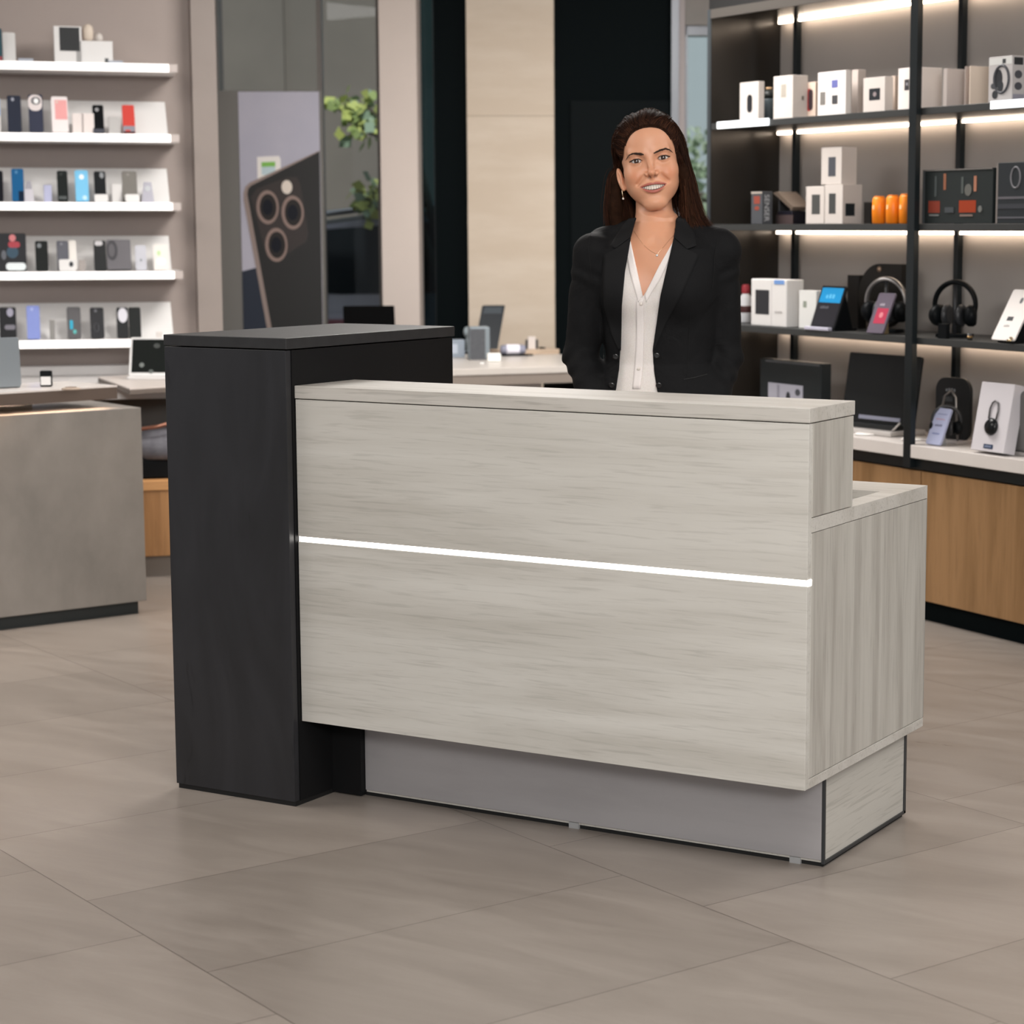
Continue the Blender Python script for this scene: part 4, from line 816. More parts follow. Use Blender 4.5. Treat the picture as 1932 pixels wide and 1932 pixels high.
r, w, h = slab_item(RU, 'phone', 'grey phone with a pink red screen leaning before the headphones', 'phone', 1637, 1668, 552, z, -.0+.004, 22, cm('#5f5763'), ds=[('screen_art', .22, .9, .24, .62, '#a8384f'), ('screen_text', .3, .6, .68, .74, '#a9a3ad', 'T'), ('screen_mark', .45, .68, .38, .52, '#c87c84', 'o')], stand=cm('#8a7a5c', .3, .6), th=.008)
carton(RU, 'small_black_box', 'small black box left of the headphone stand base, third shelf', 'box', 1773, 1785, 1788, 611, z, .02, M_bk, depth=.018)
r = thing('metal_cap', 'small dark cap with a brass band right of the headphone stand', 'cap', RU.M(RU.at(1834, 430, .03)[0], .03, z)); obj('body', MB().cyl((0, 0, 0), .009, .022), M_dk, r); obj('band', MB().cyl((0, 0, .006), .0095, .008), cm('#97794f', .3, .7), r)
r, w, h = slab_item(RU, 'sign_card', 'white leaning card with a small black mark on a brass clip, third shelf', 'sign', 1874, 1918, 545, z+.006, .004, 30, cm('#e3ddd9'), ds=[('mark', .3, .55, .38, .46, '#2f3033'), ('mark', .5, .62, .72, .84, '#5e5f63', 'o'), ('caption', .3, .55, .26, .3, '#b5b0ae', 'T')], th=.006)
obj('clip', MB().tube([(w*.8, -.008, .004), (w*.95, -.008, .004), (w*.9, .0, .012), (w*.8, .004, .012)], .004, 8), cm('#cdb893', .2, .9), r); obj('stand', B(w*.2, w*.8, .01, .10, -.006, .0), M_bk, r)
obj('prop', MB().prism([(.02, 0), (.1, 0), (.065, .09), (.058, .09)], w*.35, w*.65, axis=0), M_bk, r)
# ---- on the worktop
z = ZW+.001
r = thing('picture_frame', 'dark framed product picture partly hidden by the desk counter', 'picture frame', RU.M(RU.at(1436, 430, .10)[0], .10, z))
fw_ = RU.at(1552, 430, .10)[0]-RU.at(1436, 430, .10)[0]; fh = RU.at(1436, 676, .1)[1]-z
obj('frame', B(0, fw_, 0, .05, 0, fh), cm('#23282a'), r, .004); obj('print', B(fw_*.15, fw_*.72, -.002, -.0002, .03, fh*.62), cm('#a9a9b5'), r)
decals(r, fw_, fh, [('print_mark', .3, .34, .1, .6, '#8d8d98'), ('print_mark', .45, .52, .3, .5, '#34363b', 'o'), ('print_mark', .6, .68, .45, .56, '#4a4c52', 'o')], y=-.002); obj('highlight_strip', B(fw_*.1, fw_*.98, -.0015, 0, fh*.955, fh*.985), cm('#55575a'), r)
r = thing('monitor', 'large black monitor on a white stand beside the reception desk', 'monitor', RU.M(RU.at(1592, 430, .1)[0], .10, z, 6))
Mt = Matrix.Translation((0, 0, .038)) @ Matrix.Rotation(rad(-9), 4, 'X'); mh = .255
mw = (RU.at(1745, 430, .1)[0]-RU.at(1592, 430, .1)[0])*.80
obj('screen', MB().prism(rrect(0, mw, 0, mh, .008), 0, .012), cm('#1d1f20', .25), r, .001, M=Mt)
obj('lower_bar', B(mw*.25, mw*.82, -.003, -.0002, .012, .026), cm('#8c8e9e'), r, M=Mt)
obj('stand', B(-.02, mw*.86, -.06, .12, 0, .018), cm('#b7b2ae'), r, .004); obj('hinge', B(mw*.05, mw*.8, -.02, .05, .0185, .037), cm('#2a2c2d'), r, .003)
obj('arm', MB().tube([(mw*.8, -.03, .018), (mw*.88, -.02, .05)], .004, 8), cm('#b7b2ae'), r)
for px, py, lab in ((1634, 826, 'flat white disc on the worktop before the monitor'), (1722, 836, 'flat white disc left of the front post foot')):
    a = RU.top(px, py-6, z); r = thing('white_disc', lab, 'disc', RU.M(a[0], max(a[1], .045), z), 'white discs on the worktop'); obj('disc', MB().lathe([(.04, 0), (.044, .003), (.038, .006)], n=32), cm('#eeeae6'), r)
r = thing('headphone_stand', 'black arched stand holding headphones on the white worktop', 'display stand', RU.M(RU.at(1757, 430, .13)[0], .13, z, 10))
ww, hh = .16, .225
arch = rrect(0, ww, 0, hh, .045, 6); obj('back_board', MB().prism(arch, .04, .055), cm('#1d1e1f'), r, .002)
obj('wire_frame', MB().tube([(ww*.45, .0, .0), (ww*.42, -.01, .1), (ww*.55, -.01, .165), (ww*.72, -.01, .185), (ww*.86, -.01, .16), (ww*.88, -.01, .1), (ww*.88, 0, .004)], .004, 8), cm('#8b8784', .3, .7), r)
obj('base', B(-.01, ww+.01, -.04, .06, 0, .006), cm('#b5aeab'), r, .002); decals(r, ww, hh, [('logo', .3, .6, .78, .83, '#77797c', 'T'), ('caption', .2, .5, .62, .7, '#3d3f41')], y=.04)
hp_ = headphones(RU.M(RU.at(1793, 430, .095)[0], .095, z+.008, 50), 'black headphones hanging on the arched worktop stand', .68, M_dk, stand=False)
r, w, h = slab_item(RU, 'price_card', 'lavender price card leaning before the arched headphone stand', 'price card', 1753, 1781, 768, z, .02, 22, cm('#a4a9c4'), ds=[('caption', .2, .85, .82, .85, '#7f84a3', 'T'), ('caption', .2, .8, .68, .71, '#b48f9c', 'T'), ('caption', .25, .75, .5, .55, '#6f7189', 'T'), ('caption', .25, .75, .28, .32, '#8188ab', 'T')], stand=M_gy)
r = thing('earphone_box', 'white slanted box with a round black earphone and a navy label', 'box', RU.M(RU.at(1839, 430, -.01)[0], -.008, z))
w_ = RU.at(1902, 430, -.008)[0]-RU.at(1839, 430, -.008)[0]; h_ = .232; Mt = Matrix.Translation((0, 0, .0096)) @ Matrix.Rotation(rad(-11), 4, 'X')
obj('carton', B(0, w_, 0, .05, 0, h_), cm('#cbc7cb'), r, .002, M=Mt)
obj('earphone', MB().lathe([(.001, -.018), (.022, -.016), (.029, -.008), (.029, -.0003)], (w_*.54, 0, h_*.36), 28, axis=1), cm('#16181a', .2), r, M=Mt)
obj('ear_hook', MB().tube([(w_*.42, -.004, h_*.47), (w_*.41, -.004, h_*.62), (w_*.46, -.004, h_*.71), (w_*.54, -.004, h_*.74), (w_*.63, -.004, h_*.71), (w_*.66, -.004, h_*.6), (w_*.64, -.004, h_*.47)], .003, 8), cm('#6b696a', .3, .6), r, M=Mt)
obj('label', B(w_*.38, w_*.66, -.001, -.0002, h_*.04, h_*.105), cm('#2f3c55'), r, M=Mt); decals(r, w_, h_, [('label_text', .42, .62, .06, .09, '#8a94ab', 'T')], y=-.001, M=Mt)
obj('foot_wedge', MB().prism([(.012, 0), (.11, 0), (.07, .1), (.055, .1)], w_*.2, w_*.8, axis=0, M=Matrix.Translation((0, .04, 0))), cm('#8a8a90'), r)
r = thing('grey_speaker', 'grey rounded speaker at the right frame edge on the white worktop', 'speaker', RU.M(RU.at(1925, 430, .1)[0], .06, z)); obj('body', B(0, .2, 0, .14, 0.004, .215), cm('#6a6867'), r, .02, seg=4); obj('rim', B(.005, .195, -.004, .0, .0, .012), cm('#a39e9c'), r, .002)
# ================================================================== PERSON (signed distance fields turned into meshes)
F32 = np.float32
def sm_min(a, b, k):
    h = np.clip(.5+.5*(b-a)/k, 0, 1); return b+(a-b)*h-k*h*(1-h)
def sm_max(a, b, k): return -sm_min(-a, -b, k)
def ell(p, c, r):
    q0, q1, q2 = (p[0]-c[0]), (p[1]-c[1]), (p[2]-c[2])
    k0 = np.sqrt((q0/r[0])**2+(q1/r[1])**2+(q2/r[2])**2)+1e-9
    k1 = np.sqrt((q0/r[0]**2)**2+(q1/r[1]**2)**2+(q2/r[2]**2)**2)+1e-9
    return k0*(k0-1)/k1
def sph(p, c, r): return np.sqrt((p[0]-c[0])**2+(p[1]-c[1])**2+(p[2]-c[2])**2)-r
def cap(p, a, b, r1, r2=None, sq=(1, 1, 1)):
    r2 = r1 if r2 is None else r2
    ba = [b[i]-a[i] for i in range(3)]; L2 = sum(v*v for v in ba)+1e-12
    pa = [p[i]-a[i] for i in range(3)]
    h = np.clip((pa[0]*ba[0]+pa[1]*ba[1]+pa[2]*ba[2])/L2, 0, 1)
    return np.sqrt(sum(((pa[i]-ba[i]*h)/sq[i])**2 for i in range(3)))-(r1+(r2-r1)*h)
def surface_nets(f, X, Y, Z):
    """rectilinear grid -> verts, quads (vectorised naive surface nets)"""
    ins = f < 0
    nx, ny, nz = f.shape
    c = np.zeros((nx-1, ny-1, nz-1), np.uint8)
    for i in (0, 1):
        for j in (0, 1):
            for k in (0, 1): c += ins[i:nx-1+i, j:ny-1+j, k:nz-1+k]
    act = (c > 0) & (c < 8); idx = np.argwhere(act); n = len(idx)
    vid = -np.ones(act.shape, np.int32); vid[act] = np.arange(n)
    acc = np.zeros((n, 3)); cnt = np.zeros(n)
    G = [X, Y, Z]; cor = [(i, j, k) for i in (0, 1) for j in (0, 1) for k in (0, 1)]
    for a in cor:
        for ax in range(3):
            if a[ax]: continue
            b_ = list(a); b_[ax] = 1
            fa = f[idx[:, 0]+a[0], idx[:, 1]+a[1], idx[:, 2]+a[2]]; fb = f[idx[:, 0]+b_[0], idx[:, 1]+b_[1], idx[:, 2]+b_[2]]
            m_ = (fa < 0) != (fb < 0); t_ = np.where(m_, fa/(fa-fb+1e-20), 0)
            P = np.stack([G[q][idx[:, q]+a[q]] for q in range(3)], 1).astype(float)
            P[:, ax] += t_*(G[ax][idx[:, ax]+1]-G[ax][idx[:, ax]])
            acc[m_] += P[m_]; cnt[m_] += 1
    V = acc/cnt[:, None]; Q = []
    for ax in range(3):
        sl0 = [slice(1, -1)]*3; sl1 = [slice(1, -1)]*3; sl0[ax] = slice(0, -1); sl1[ax] = slice(1, None)
        A, B_ = ins[tuple(sl0)], ins[tuple(sl1)]; e = np.argwhere(A != B_)
        s = A[e[:, 0], e[:, 1], e[:, 2]]
        e = e.copy()
        for q in range(3):
            if q != ax: e[:, q] += 1
        o1, o2 = [q for q in range(3) if q != ax]
        def vv(d1, d2):
            g = e.copy(); g[:, o1] -= d1; g[:, o2] -= d2; return vid[g[:, 0], g[:, 1], g[:, 2]]
        q4 = np.stack([vv(0, 0), vv(1, 0), vv(1, 1), vv(0, 1)], 1)
        flip = s if ax != 1 else ~s
        q4[~flip] = q4[~flip][:, ::-1]; Q.append(q4)
    Q = np.concatenate(Q); Q = Q[(Q >= 0).all(1)]
    return V, Q
def axis(*seg):
    out = [np.array([seg[0][0]])]
    for a, b_, d in seg: out.append(np.linspace(a, b_, max(2, int(round((b_-a)/d))+1))[1:])
    return np.concatenate(out).astype(F32)
def field(fn, X, Y, Z, slab=24):
    f = np.empty((len(X), len(Y), len(Z)), F32)
    gx, gy = X[:, None, None], Y[None, :, None]
    for k in range(0, len(Z), slab):
        z_ = Z[None, None, k:k+slab]; r_ = fn((gx, gy, z_)); f[:, :, k:k+slab] = r_
    return f
def sdf_obj(name, V, Q, m, parent, smooth_it=0, colors=None):
    me = bpy.data.meshes.new(name)
    me.vertices.add(len(V)); me.vertices.foreach_set('co', V.astype(F32).ravel())
    me.loops.add(len(Q)*4); me.loops.foreach_set('vertex_index', Q.astype(np.int32).ravel())
    me.polygons.add(len(Q)); me.polygons.foreach_set('loop_start', np.arange(0, len(Q)*4, 4, dtype=np.int32))
    me.polygons.foreach_set('use_smooth', np.ones(len(Q), bool)); me.update(calc_edges=True); me.validate()
    if colors is not None:
        ca = me.color_attributes.new('tone', 'FLOAT_COLOR', 'POINT'); ca.data.foreach_set('color', np.concatenate([colors, np.ones((len(V), 1))], 1).astype(F32).ravel())
    me.materials.append(m); o = bpy.data.objects.new(name, me); COL.objects.link(o); o.parent = parent
    if smooth_it:
        s = o.modifiers.new('s', 'SMOOTH'); s.factor = .5; s.iterations = smooth_it
    return o

# ---- placing: local frame, X = viewer's right, -Y = towards the viewer, Z up
PY = .87
_d = ray(1235, 430); _t = (PY-CAM_C.y)/_d.y; PO = CAM_C+_d*_t
PM = Matrix.Translation((PO.x, PO.y, 0)) @ Matrix.Rotation(CAM_YAW, 4, 'Z')
PMi = PM.inverted(); CL = PMi @ CAM_C
def lray(px, py): return (PMi.to_3x3() @ ray(px, py)).normalized()
def loc(px, py, y=0.):
    d = lray(px, py); p = CL+d*((y-CL.y)/d.y); return np.array(p)
def hits(pts, fn, y0=-.35, off=0., lift=0.):
    """sphere-trace the camera rays through the pixels onto the field"""
    D = np.array([lray(*p) for p in pts]); O = np.array(CL)[None]+D*((y0-CL.y)/D[:, 1])[:, None]
    t_ = np.zeros(len(pts))
    for _ in range(90):
        P = O+D*t_[:, None]; d = np.array(fn((P[:, 0], P[:, 1], P[:, 2])))-off; t_ += d*.8; t_ = np.clip(t_, 0, .6)
    return O+D*(t_-lift)[:, None]

EYE = loc(1226, 301, -.045)                 # point between the eyes
ROLL = rad(7.8); cr_, sr_ = math.cos(ROLL), math.sin(ROLL)
# head local -> person: x axis (cr,0,sr): the viewer's right side is higher
def to_head(p):
    x, y, z = p[0]-EYE[0], p[1]-EYE[1], p[2]-EYE[2]
    return (x*cr_+z*sr_, y, -x*sr_+z*cr_)
def from_head(q):
    q = np.asarray(q, float); x, y, z = q[..., 0], q[..., 1], q[..., 2]
    return np.stack([x*cr_-z*sr_+EYE[0], y+EYE[1], x*sr_+z*cr_+EYE[2]], -1)
EX = .0343
def lipc(x, top):      # lip centre lines
    t_ = np.clip(np.abs(x)/.034, 0, 1)
    return (-.0606-.0042*t_**2) if top else (-.0808+.0150*t_**1.9)
def lipy(x): return -.0075+10.5*x**2
def head_sdf(q, feat=True):
    x, y, z = q; ax_ = np.abs(x); s = (ax_, y, z)
    d = ell(q, (0, .100, .034), (.0735, .098, .078))
    d = sm_min(d, ell(q, (0, .052, .040), (.062, .053, .056)), .03)
    d = sm_min(d, ell(q, (0, .062, -.030), (.0655, .062, .084)), .03)
    d = sm_min(d, ell(s, (.040, .032, -.030), (.027, .028, .024)), .022)
    d = sm_min(d, cap(s, (.0555, .080, -.056), (.017, .022, -.108), .0150, .0125), .026)
    d = sm_min(d, ell(q, (0, .016, -.108), (.0225, .0205, .0175)), .022)
    d = sm_min(d, ell(q, (0, .022, -.070), (.036, .0265, .030)), .018)
    d = sm_min(d, ell(s, (.032, .032, -.060), (.024, .026, .026)), .028)
    if not feat: return d
    # brow ridge, sockets
    d = sm_min(d, cap(s, (.014, .004, .017), (.046, .012, .021), .0075, .006), .014)
    d = sm_max(d, -ell(s, (EX+.001, -.006, -.001), (.022, .0135, .0135)), .012)
    # smiling cheeks
    d = sm_min(d, ell(s, (.0385, .0165, -.0385), (.017, .016, .0145)), .014)
    # nose
    d = sm_min(d, cap(q, (0, .0015, .008), (0, -.0135, -.0285), .0066, .0068), .010)
    d = sm_min(d, ell(q, (0, -.0180, -.0330), (.0088, .0092, .0082)), .009)
    d = sm_min(d, ell(s, (.0140, -.0025, -.0370), (.0064, .0098, .0060)), .008)
    d = sm_min(d, cap(q, (0, -.012, -.041), (0, -.004, -.050), .0042, .004), .006)
    d = sm_max(d, -ell(s, (.0072, -.0095, -.0445), (.0042, .0062, .0034)), .002)
    # nasolabial folds
    d = sm_max(d, -cap(s, (.0200, -.0050, -.0400), (.0385, .0030, -.0580), .0030, .0026), .009)
    d = sm_max(d, -cap(q, (-.010, -.0105, -.0925), (.010, -.0105, -.0925), .0045), .012)
    # eyelids
    lid = sph(s, (EX, .0148, 0), .0147)
    d = sm_min(d, lid, .005)
    # upper lid crease
    # lips
    for top in (True, False):
        xs = np.linspace(-.0335, .0335, 11)
        L_ = None
        for a, b_ in zip(xs[:-1], xs[1:]):
            ra = (.0038 if top else .0044)*(1-(abs(a)/.040)**2)+.0004; rb = (.0038 if top else .0044)*(1-(abs(b_)/.040)**2)+.0004
            c = cap(q, (a, float(lipy(a)), float(lipc(a, top))), (b_, float(lipy(b_)), float(lipc(b_, top))), ra, rb)
            L_ = c if L_ is None else np.minimum(L_, c)
        d = sm_min(d, L_, .0035)
    # philtrum
    d = sm_max(d, -cap(q, (0, -.0125, -.0505), (0, -.0135, -.0565), .0022, .002), .004)
    # mouth opening
    zu = -.0648+.0012*np.cos(np.clip(ax_/.03, 0, 1)*3.14); zl = -.0768+.0122*(ax_/.0335)**2
    op = np.maximum(np.maximum(z-zu, zl-z), (ax_-.0300)*1.0); op = np.maximum(op, y-.016)
    d = sm_max(d, -op, .0012)
    # eye opening (almond through the lid)
    ex = x*np.sign(x)-EX
    zu = .0053*(1-(np.abs(ex+.001)/.0168)**2.1)+.0007*ex/.017; zl = -.0044*(1-(np.abs(ex)/.0168)**2.2)+.0007*ex/.017
    al = np.maximum(z-zu, zl-z)*.8; al = np.maximum(al, y-.012); al = np.maximum(al, np.abs(ex)-.0162)
    d = sm_max(d, -al, .0008)
    # lid crease
    d = sm_max(d, -cap(s, (EX-.013, .0015, .0085), (EX+.000, .0000, .0118), .0007), .0022)
    d = sm_max(d, -cap(s, (EX+.000, .0000, .0118), (EX+.015, .0040, .0080), .0007), .0022)
    # ears
    eq = (ax_-.10*(z+.036), y-.30*(z+.036), z)
    e = ell(eq, (.0800, .080, -.036), (.0085, .0190, .0285))
    e = sm_max(e, -ell(eq, (.0850, .0640, -.034), (.0052, .0090, .0175)), .003)
    e = sm_min(e, ell(eq, (.0785, .0735, -.060), (.0060, .0085, .0090)), .004)
    d = sm_min(d, e, .005)
    return d

TC = (.014, .012); TY = rad(12); ct_, st_ = math.cos(TY), math.sin(TY)
def to_torso(p):
    x, y = p[0]-TC[0], p[1]-TC[1]; return (x*ct_-y*st_, x*st_+y*ct_, p[2])
def from_torso(q): return (q[0]*ct_+q[1]*st_+TC[0], -q[0]*st_+q[1]*ct_+TC[1], q[2])
TZ = [.74, .84, .93, 1.03, 1.12, 1.20, 1.27, 1.32, 1.35, 1.37, 1.39]
TA = [.160, .172, .158, .124, .129, .142, .148, .140, .100, .060, .030]
TB = [.105, .112, .102, .082, .088, .100, .098, .086, .066, .050, .025]
def torso(q, off=0., hip=0.):
    x, y, z = q
    a = np.interp(z, TZ, TA).astype(F32)+off; b_ = np.interp(z, TZ, TB).astype(F32)+off
    if hip: a = a+hip*np.clip((1.05-z)/.2, 0, 1); b_ = b_+hip*np.clip((1.05-z)/.2, 0, 1)
    n = 2.35; u = (np.abs(x/a)**n+np.abs(y/b_)**n)**(1/n)
    d = (u-1)*np.minimum(a, b_)
    d = np.maximum(d, z-1.395); d = np.maximum(d, .76-z)
    ax_ = np.abs(x)
    d = sm_min(d, ell((ax_, y, z), (.066, -.062, 1.215), (.055+off*.6, .052+off, .056+off*.6)), .035)
    return d
ELB = [(-.190, .035, 1.045), (.184, .030, 1.040)]; SHO = [(-.160, .012, 1.312), (.168, .000, 1.306)]
WRI = [(-.115, -.165, .835), (.120, -.150, .840)]
# hands rest palm down on the work surface
HZ = HL+.012
def hand_parts():
    out = []
    for i, sg in ((0, -1), (1, 1)):
        w = np.array(WRI[i]); w = np.array([w[0]*1.0, w[1]-.03, HZ+.018]); inw = np.array([-sg*.42, -.91, 0]); inw /= np.linalg.norm(inw)
        side = np.array([-sg*inw[1]*-1*-1, 0, 0]); side = np.cross(inw, (0, 0, 1.)); side /= np.linalg.norm(side)   # to the viewer's right of the hand
        th = side if np.dot(side, (-sg, 0, 0)) > 0 else -side                                                      # thumb side faces inwards
        pal = w+inw*.045+np.array([0, 0, -.006])
        out.append(('pal', w, w+inw*.075+np.array([0, 0, -.010]), .019, .017, th))
        for k_, (o_, L_, r_) in enumerate(((.027, .066, .0082), (.009, .074, .0084), (-.009, .069, .0080), (-.026, .056, .0072))):
            b0 = w+inw*.076+th*o_+np.array([0, 0, -.008]); d0 = inw+th*(o_*2.2); d0 /= np.linalg.norm(d0)
            k1 = b0+d0*L_*.45+np.array([0, 0, .004]); k2 = k1+d0*L_*.32+np.array([0, 0, -.007]); k3 = k2+d0*L_*.24+np.array([0, 0, -.008])
            out.append(('fin', [b0-inw*.02, b0, k1, k2, k3], [r_*1.02, r_*1.05, r_, r_*.92, r_*.8]))
        t0 = w+inw*.018+th*.018; t1 = t0+inw*.028+th*.020+np.array([0, 0, -.006]); t2 = t1+inw*.024+th*.008+np.array([0, 0, -.006]); t3 = t2+inw*.020+th*.001+np.array([0, 0, -.003])
        out.append(('fin', [t0, t1, t2, t3], [.012, .0105, .0092, .0075]))
    return out
HANDS = hand_parts()
def arms(p, grow=(0, 0, 0), to=1.0):
    d = None
    for i in (0, 1):
        w = np.array(WRI[i]); e = np.array(ELB[i]); w = e+(w-e)*to
        c = cap(p, SHO[i], ELB[i], .040+grow[0], .033+grow[1]); c = sm_min(c, cap(p, ELB[i], tuple(w), .033+grow[1], .025+grow[2]), .02)
        d = c if d is None else np.minimum(d, c)
    return d
NK0 = from_head((0, .100, -.070)); 
def skin(p):
    q = to_torso(p); d = torso(q)
    d = sm_min(d, cap((np.abs(q[0]), q[1], q[2]), (.02, .012, 1.355), (.150, .012, 1.318), .036, .038), .03)
    nk = cap(p, (.004, .030, 1.335), tuple(NK0), .0500, .0455)
    d = sm_min(d, nk, .035)
    # collar bones and neck tendons
    d = sm_min(d, cap((np.abs(q[0]), q[1], q[2]), (.014, -.058, 1.338), (.085, -.030, 1.343), .0050, .004), .018)
    d = sm_min(d, cap((np.abs(q[0]), q[1], q[2]), (.008, -.056, 1.335), (.030, .012, 1.400), .0065, .005), .022)
    d = sm_max(d, -ell(q, (0, -.084, 1.345), (.012, .012, .012)), .02)
    d = sm_min(d, arms(p), .03)
    for h in HANDS:
        if h[0] == 'pal':
            _, a, b_, r1, r2, th = h
            for o_ in (-.022, -.008, .008, .022):
                d = sm_min(d, cap(p, tuple(a+th*o_*.55), tuple(b_+th*o_*1.05), .0135, .0115), .012)
        else:
            for a, b_, r1, r2 in zip(h[1][:-1], h[1][1:], h[2][:-1], h[2][1:]): d = sm_min(d, cap(p, tuple(a), tuple(b_), r1, r2), .004)
    for i, sg in ((0, -1), (1, 1)): d = sm_min(d, cap(p, WRI[i], tuple(np.array([WRI[i][0], WRI[i][1]-.03, HZ+.018])), .023, .019), .015)
    # legs
    for sg in (-1, 1):
        hp = from_torso((sg*.088, .01, .84)); kn = from_torso((sg*.085, .0, .46)); an = from_torso((sg*.085, .03, .09))
        d = sm_min(d, cap(p, hp, kn, .083, .052), .03); d = sm_min(d, cap(p, kn, an, .050, .034), .02)
        d = sm_min(d, cap(p, an, from_torso((sg*.095, -.10, .035)), .030, .022), .02)
    return d
def body(p):
    zmin = float(np.min(p[2])); d = skin(p)
    if float(np.max(p[2])) > 1.34:
        d = sm_min(d, head_sdf(to_head(p)), .007)
    return d
X_ = axis((-.285, -.105, .0045), (-.105, .100, .00165), (.100, .285, .0045))
Y_ = axis((-.33, -.105, .0045), (-.105, .000, .0016), (.000, .20, .0036))
Z_ = axis((.0, .76, .010), (.76, .88, .0042), (.88, 1.15, .010), (1.15, 1.385, .0032), (1.385, 1.70, .0016))
fb = field(body, X_, Y_, Z_)
V, Q = surface_nets(fb, X_, Y_, Z_); del fb
# the tone of skin, lips and mouth lining
hq = np.stack(to_head((V[:, 0], V[:, 1], V[:, 2])), 1); hx, hy, hz = hq.T
base = np.array(srgb('#cf9879')); colr = np.repeat(base[None], len(V), 0)
def mixc(col, w): 
    global colr
    w = np.clip(w, 0, 1)[:, None]; colr = colr*(1-w)+np.array(col)[None]*w
ss = lambda a, b_, v: (lambda t_: t_*t_*(3-2*t_))(np.clip((v-a)/(b_-a), 0, 1))
mixc(srgb('#c97f5c'), .55*np.exp(-(((np.abs(hx)-.043)/.020)**2+((hz+.040)/.018)**2))*(hy < .06))
mixc(srgb('#c8825f'), .4*np.exp(-((hx/.012)**2+((hz+.034)/.010)**2))*(hy < .02))
mixc(srgb('#a8704f'), .5*np.exp(-(((np.abs(hx)-EX)/.019)**2+((hz-.004)/.011)**2))*(hy < .04))
fr_ = (hy < .014)
ztop = -.0573-.0010*np.cos(np.clip(np.abs(hx)/.0075, 0, 1)*math.pi)*1-.0075*(np.abs(hx)/.034)**2; zbot = -.0850+.0195*(np.abs(hx)/.0345)**2.2
lipw = ss(.0, .0012, ztop-hz)*ss(.0, .0012, hz-zbot)*(np.abs(hx) < .0355)*fr_
mixc(srgb('#a3564f'), lipw*.85)
zu = -.0648; inn = (hy > lipy(hx)+.0035)*(np.abs(hx) < .0335)*(hz < -.0625)*(hz > -.0782+.0122*(hx/.0335)**2)*(hy < .03)*(np.abs(hx) < .031)
mixc(srgb('#3a1512'), inn*1.0)
mixc(srgb('#5a3024'), .8*np.exp(-(((np.abs(hx)-.0072)/.004)**2+((hz+.0445)/.0032)**2+((hy+.006)/.006)**2)))
M_skin = mat('skin', (.6, .35, .22), .42, spec=.4); nt = M_skin.node_tree; ns, L, b = nodes(M_skin)
at_ = N(nt, 'ShaderNodeAttribute'); at_.attribute_name = 'tone'; L.new(at_.outputs['Color'], b.inputs['Base Color'])
n9 = N(nt, 'ShaderNodeTexNoise'); n9.inputs['Scale'].default_value = 700; n9.inputs['Detail'].default_value = 3; b9 = N(nt, 'ShaderNodeBump'); b9.inputs['Strength'].default_value = .25; b9.inputs['Distance'].default_value = .0004; tc9 = N(nt, 'ShaderNodeTexCoord'); L.new(tc9.outputs['Object'], n9.inputs['Vector']); L.new(n9.outputs[0], b9.inputs['Height']); L.new(b9.outputs[0], b.inputs['Normal'])
b.inputs['Subsurface Weight'].default_value = .15; b.inputs['Subsurface Radius'].default_value = (.012, .005, .003); b.inputs['Subsurface Scale'].default_value = 1
per = thing('person', 'smiling person with long brown hair in black blazer and white blouse behind the desk', 'person', PM)
body_o = sdf_obj('body', V, Q, M_skin, per, 1, colr)

# ---- eyes
def eye_mat():
    m = mat('eye', (.8, .78, .75), .12, coat=.5); nt = m.node_tree; ns, L, b = nodes(m)
    tc = N(nt, 'ShaderNodeTexCoord'); sx = N(nt, 'ShaderNodeSeparateXYZ'); L.new(tc.outputs['Object'], sx.inputs[0])
    cx = N(nt, 'ShaderNodeCombineXYZ'); L.new(sx.outputs[0], cx.inputs[0]); L.new(sx.outputs[2], cx.inputs[2])
    ln = N(nt, 'ShaderNodeVectorMath', operation='LENGTH'); L.new(cx.outputs[0], ln.inputs[0])
    mu = N(nt, 'ShaderNodeMath', operation='MULTIPLY'); mu.inputs[1].default_value = 100; L.new(ln.outputs['Value'], mu.inputs[0])
    r = ramp(nt, [(.0, (.004, .004, .004)), (.24, (.004, .004, .004)), (.27, srgb('#4a3020')), (.52, srgb('#352217')), (.60, srgb('#140d0a')), (.655, (.62, .57, .53))]); L.new(mu.outputs[0], r.inputs[0]); L.new(r.outputs[0], b.inputs['Base Color']); return m
M_eye = eye_mat(); HEADR = Matrix(((cr_, 0, -sr_, 0), (0, 1, 0, 0), (sr_, 0, cr_, 0), (0, 0, 0, 1)))
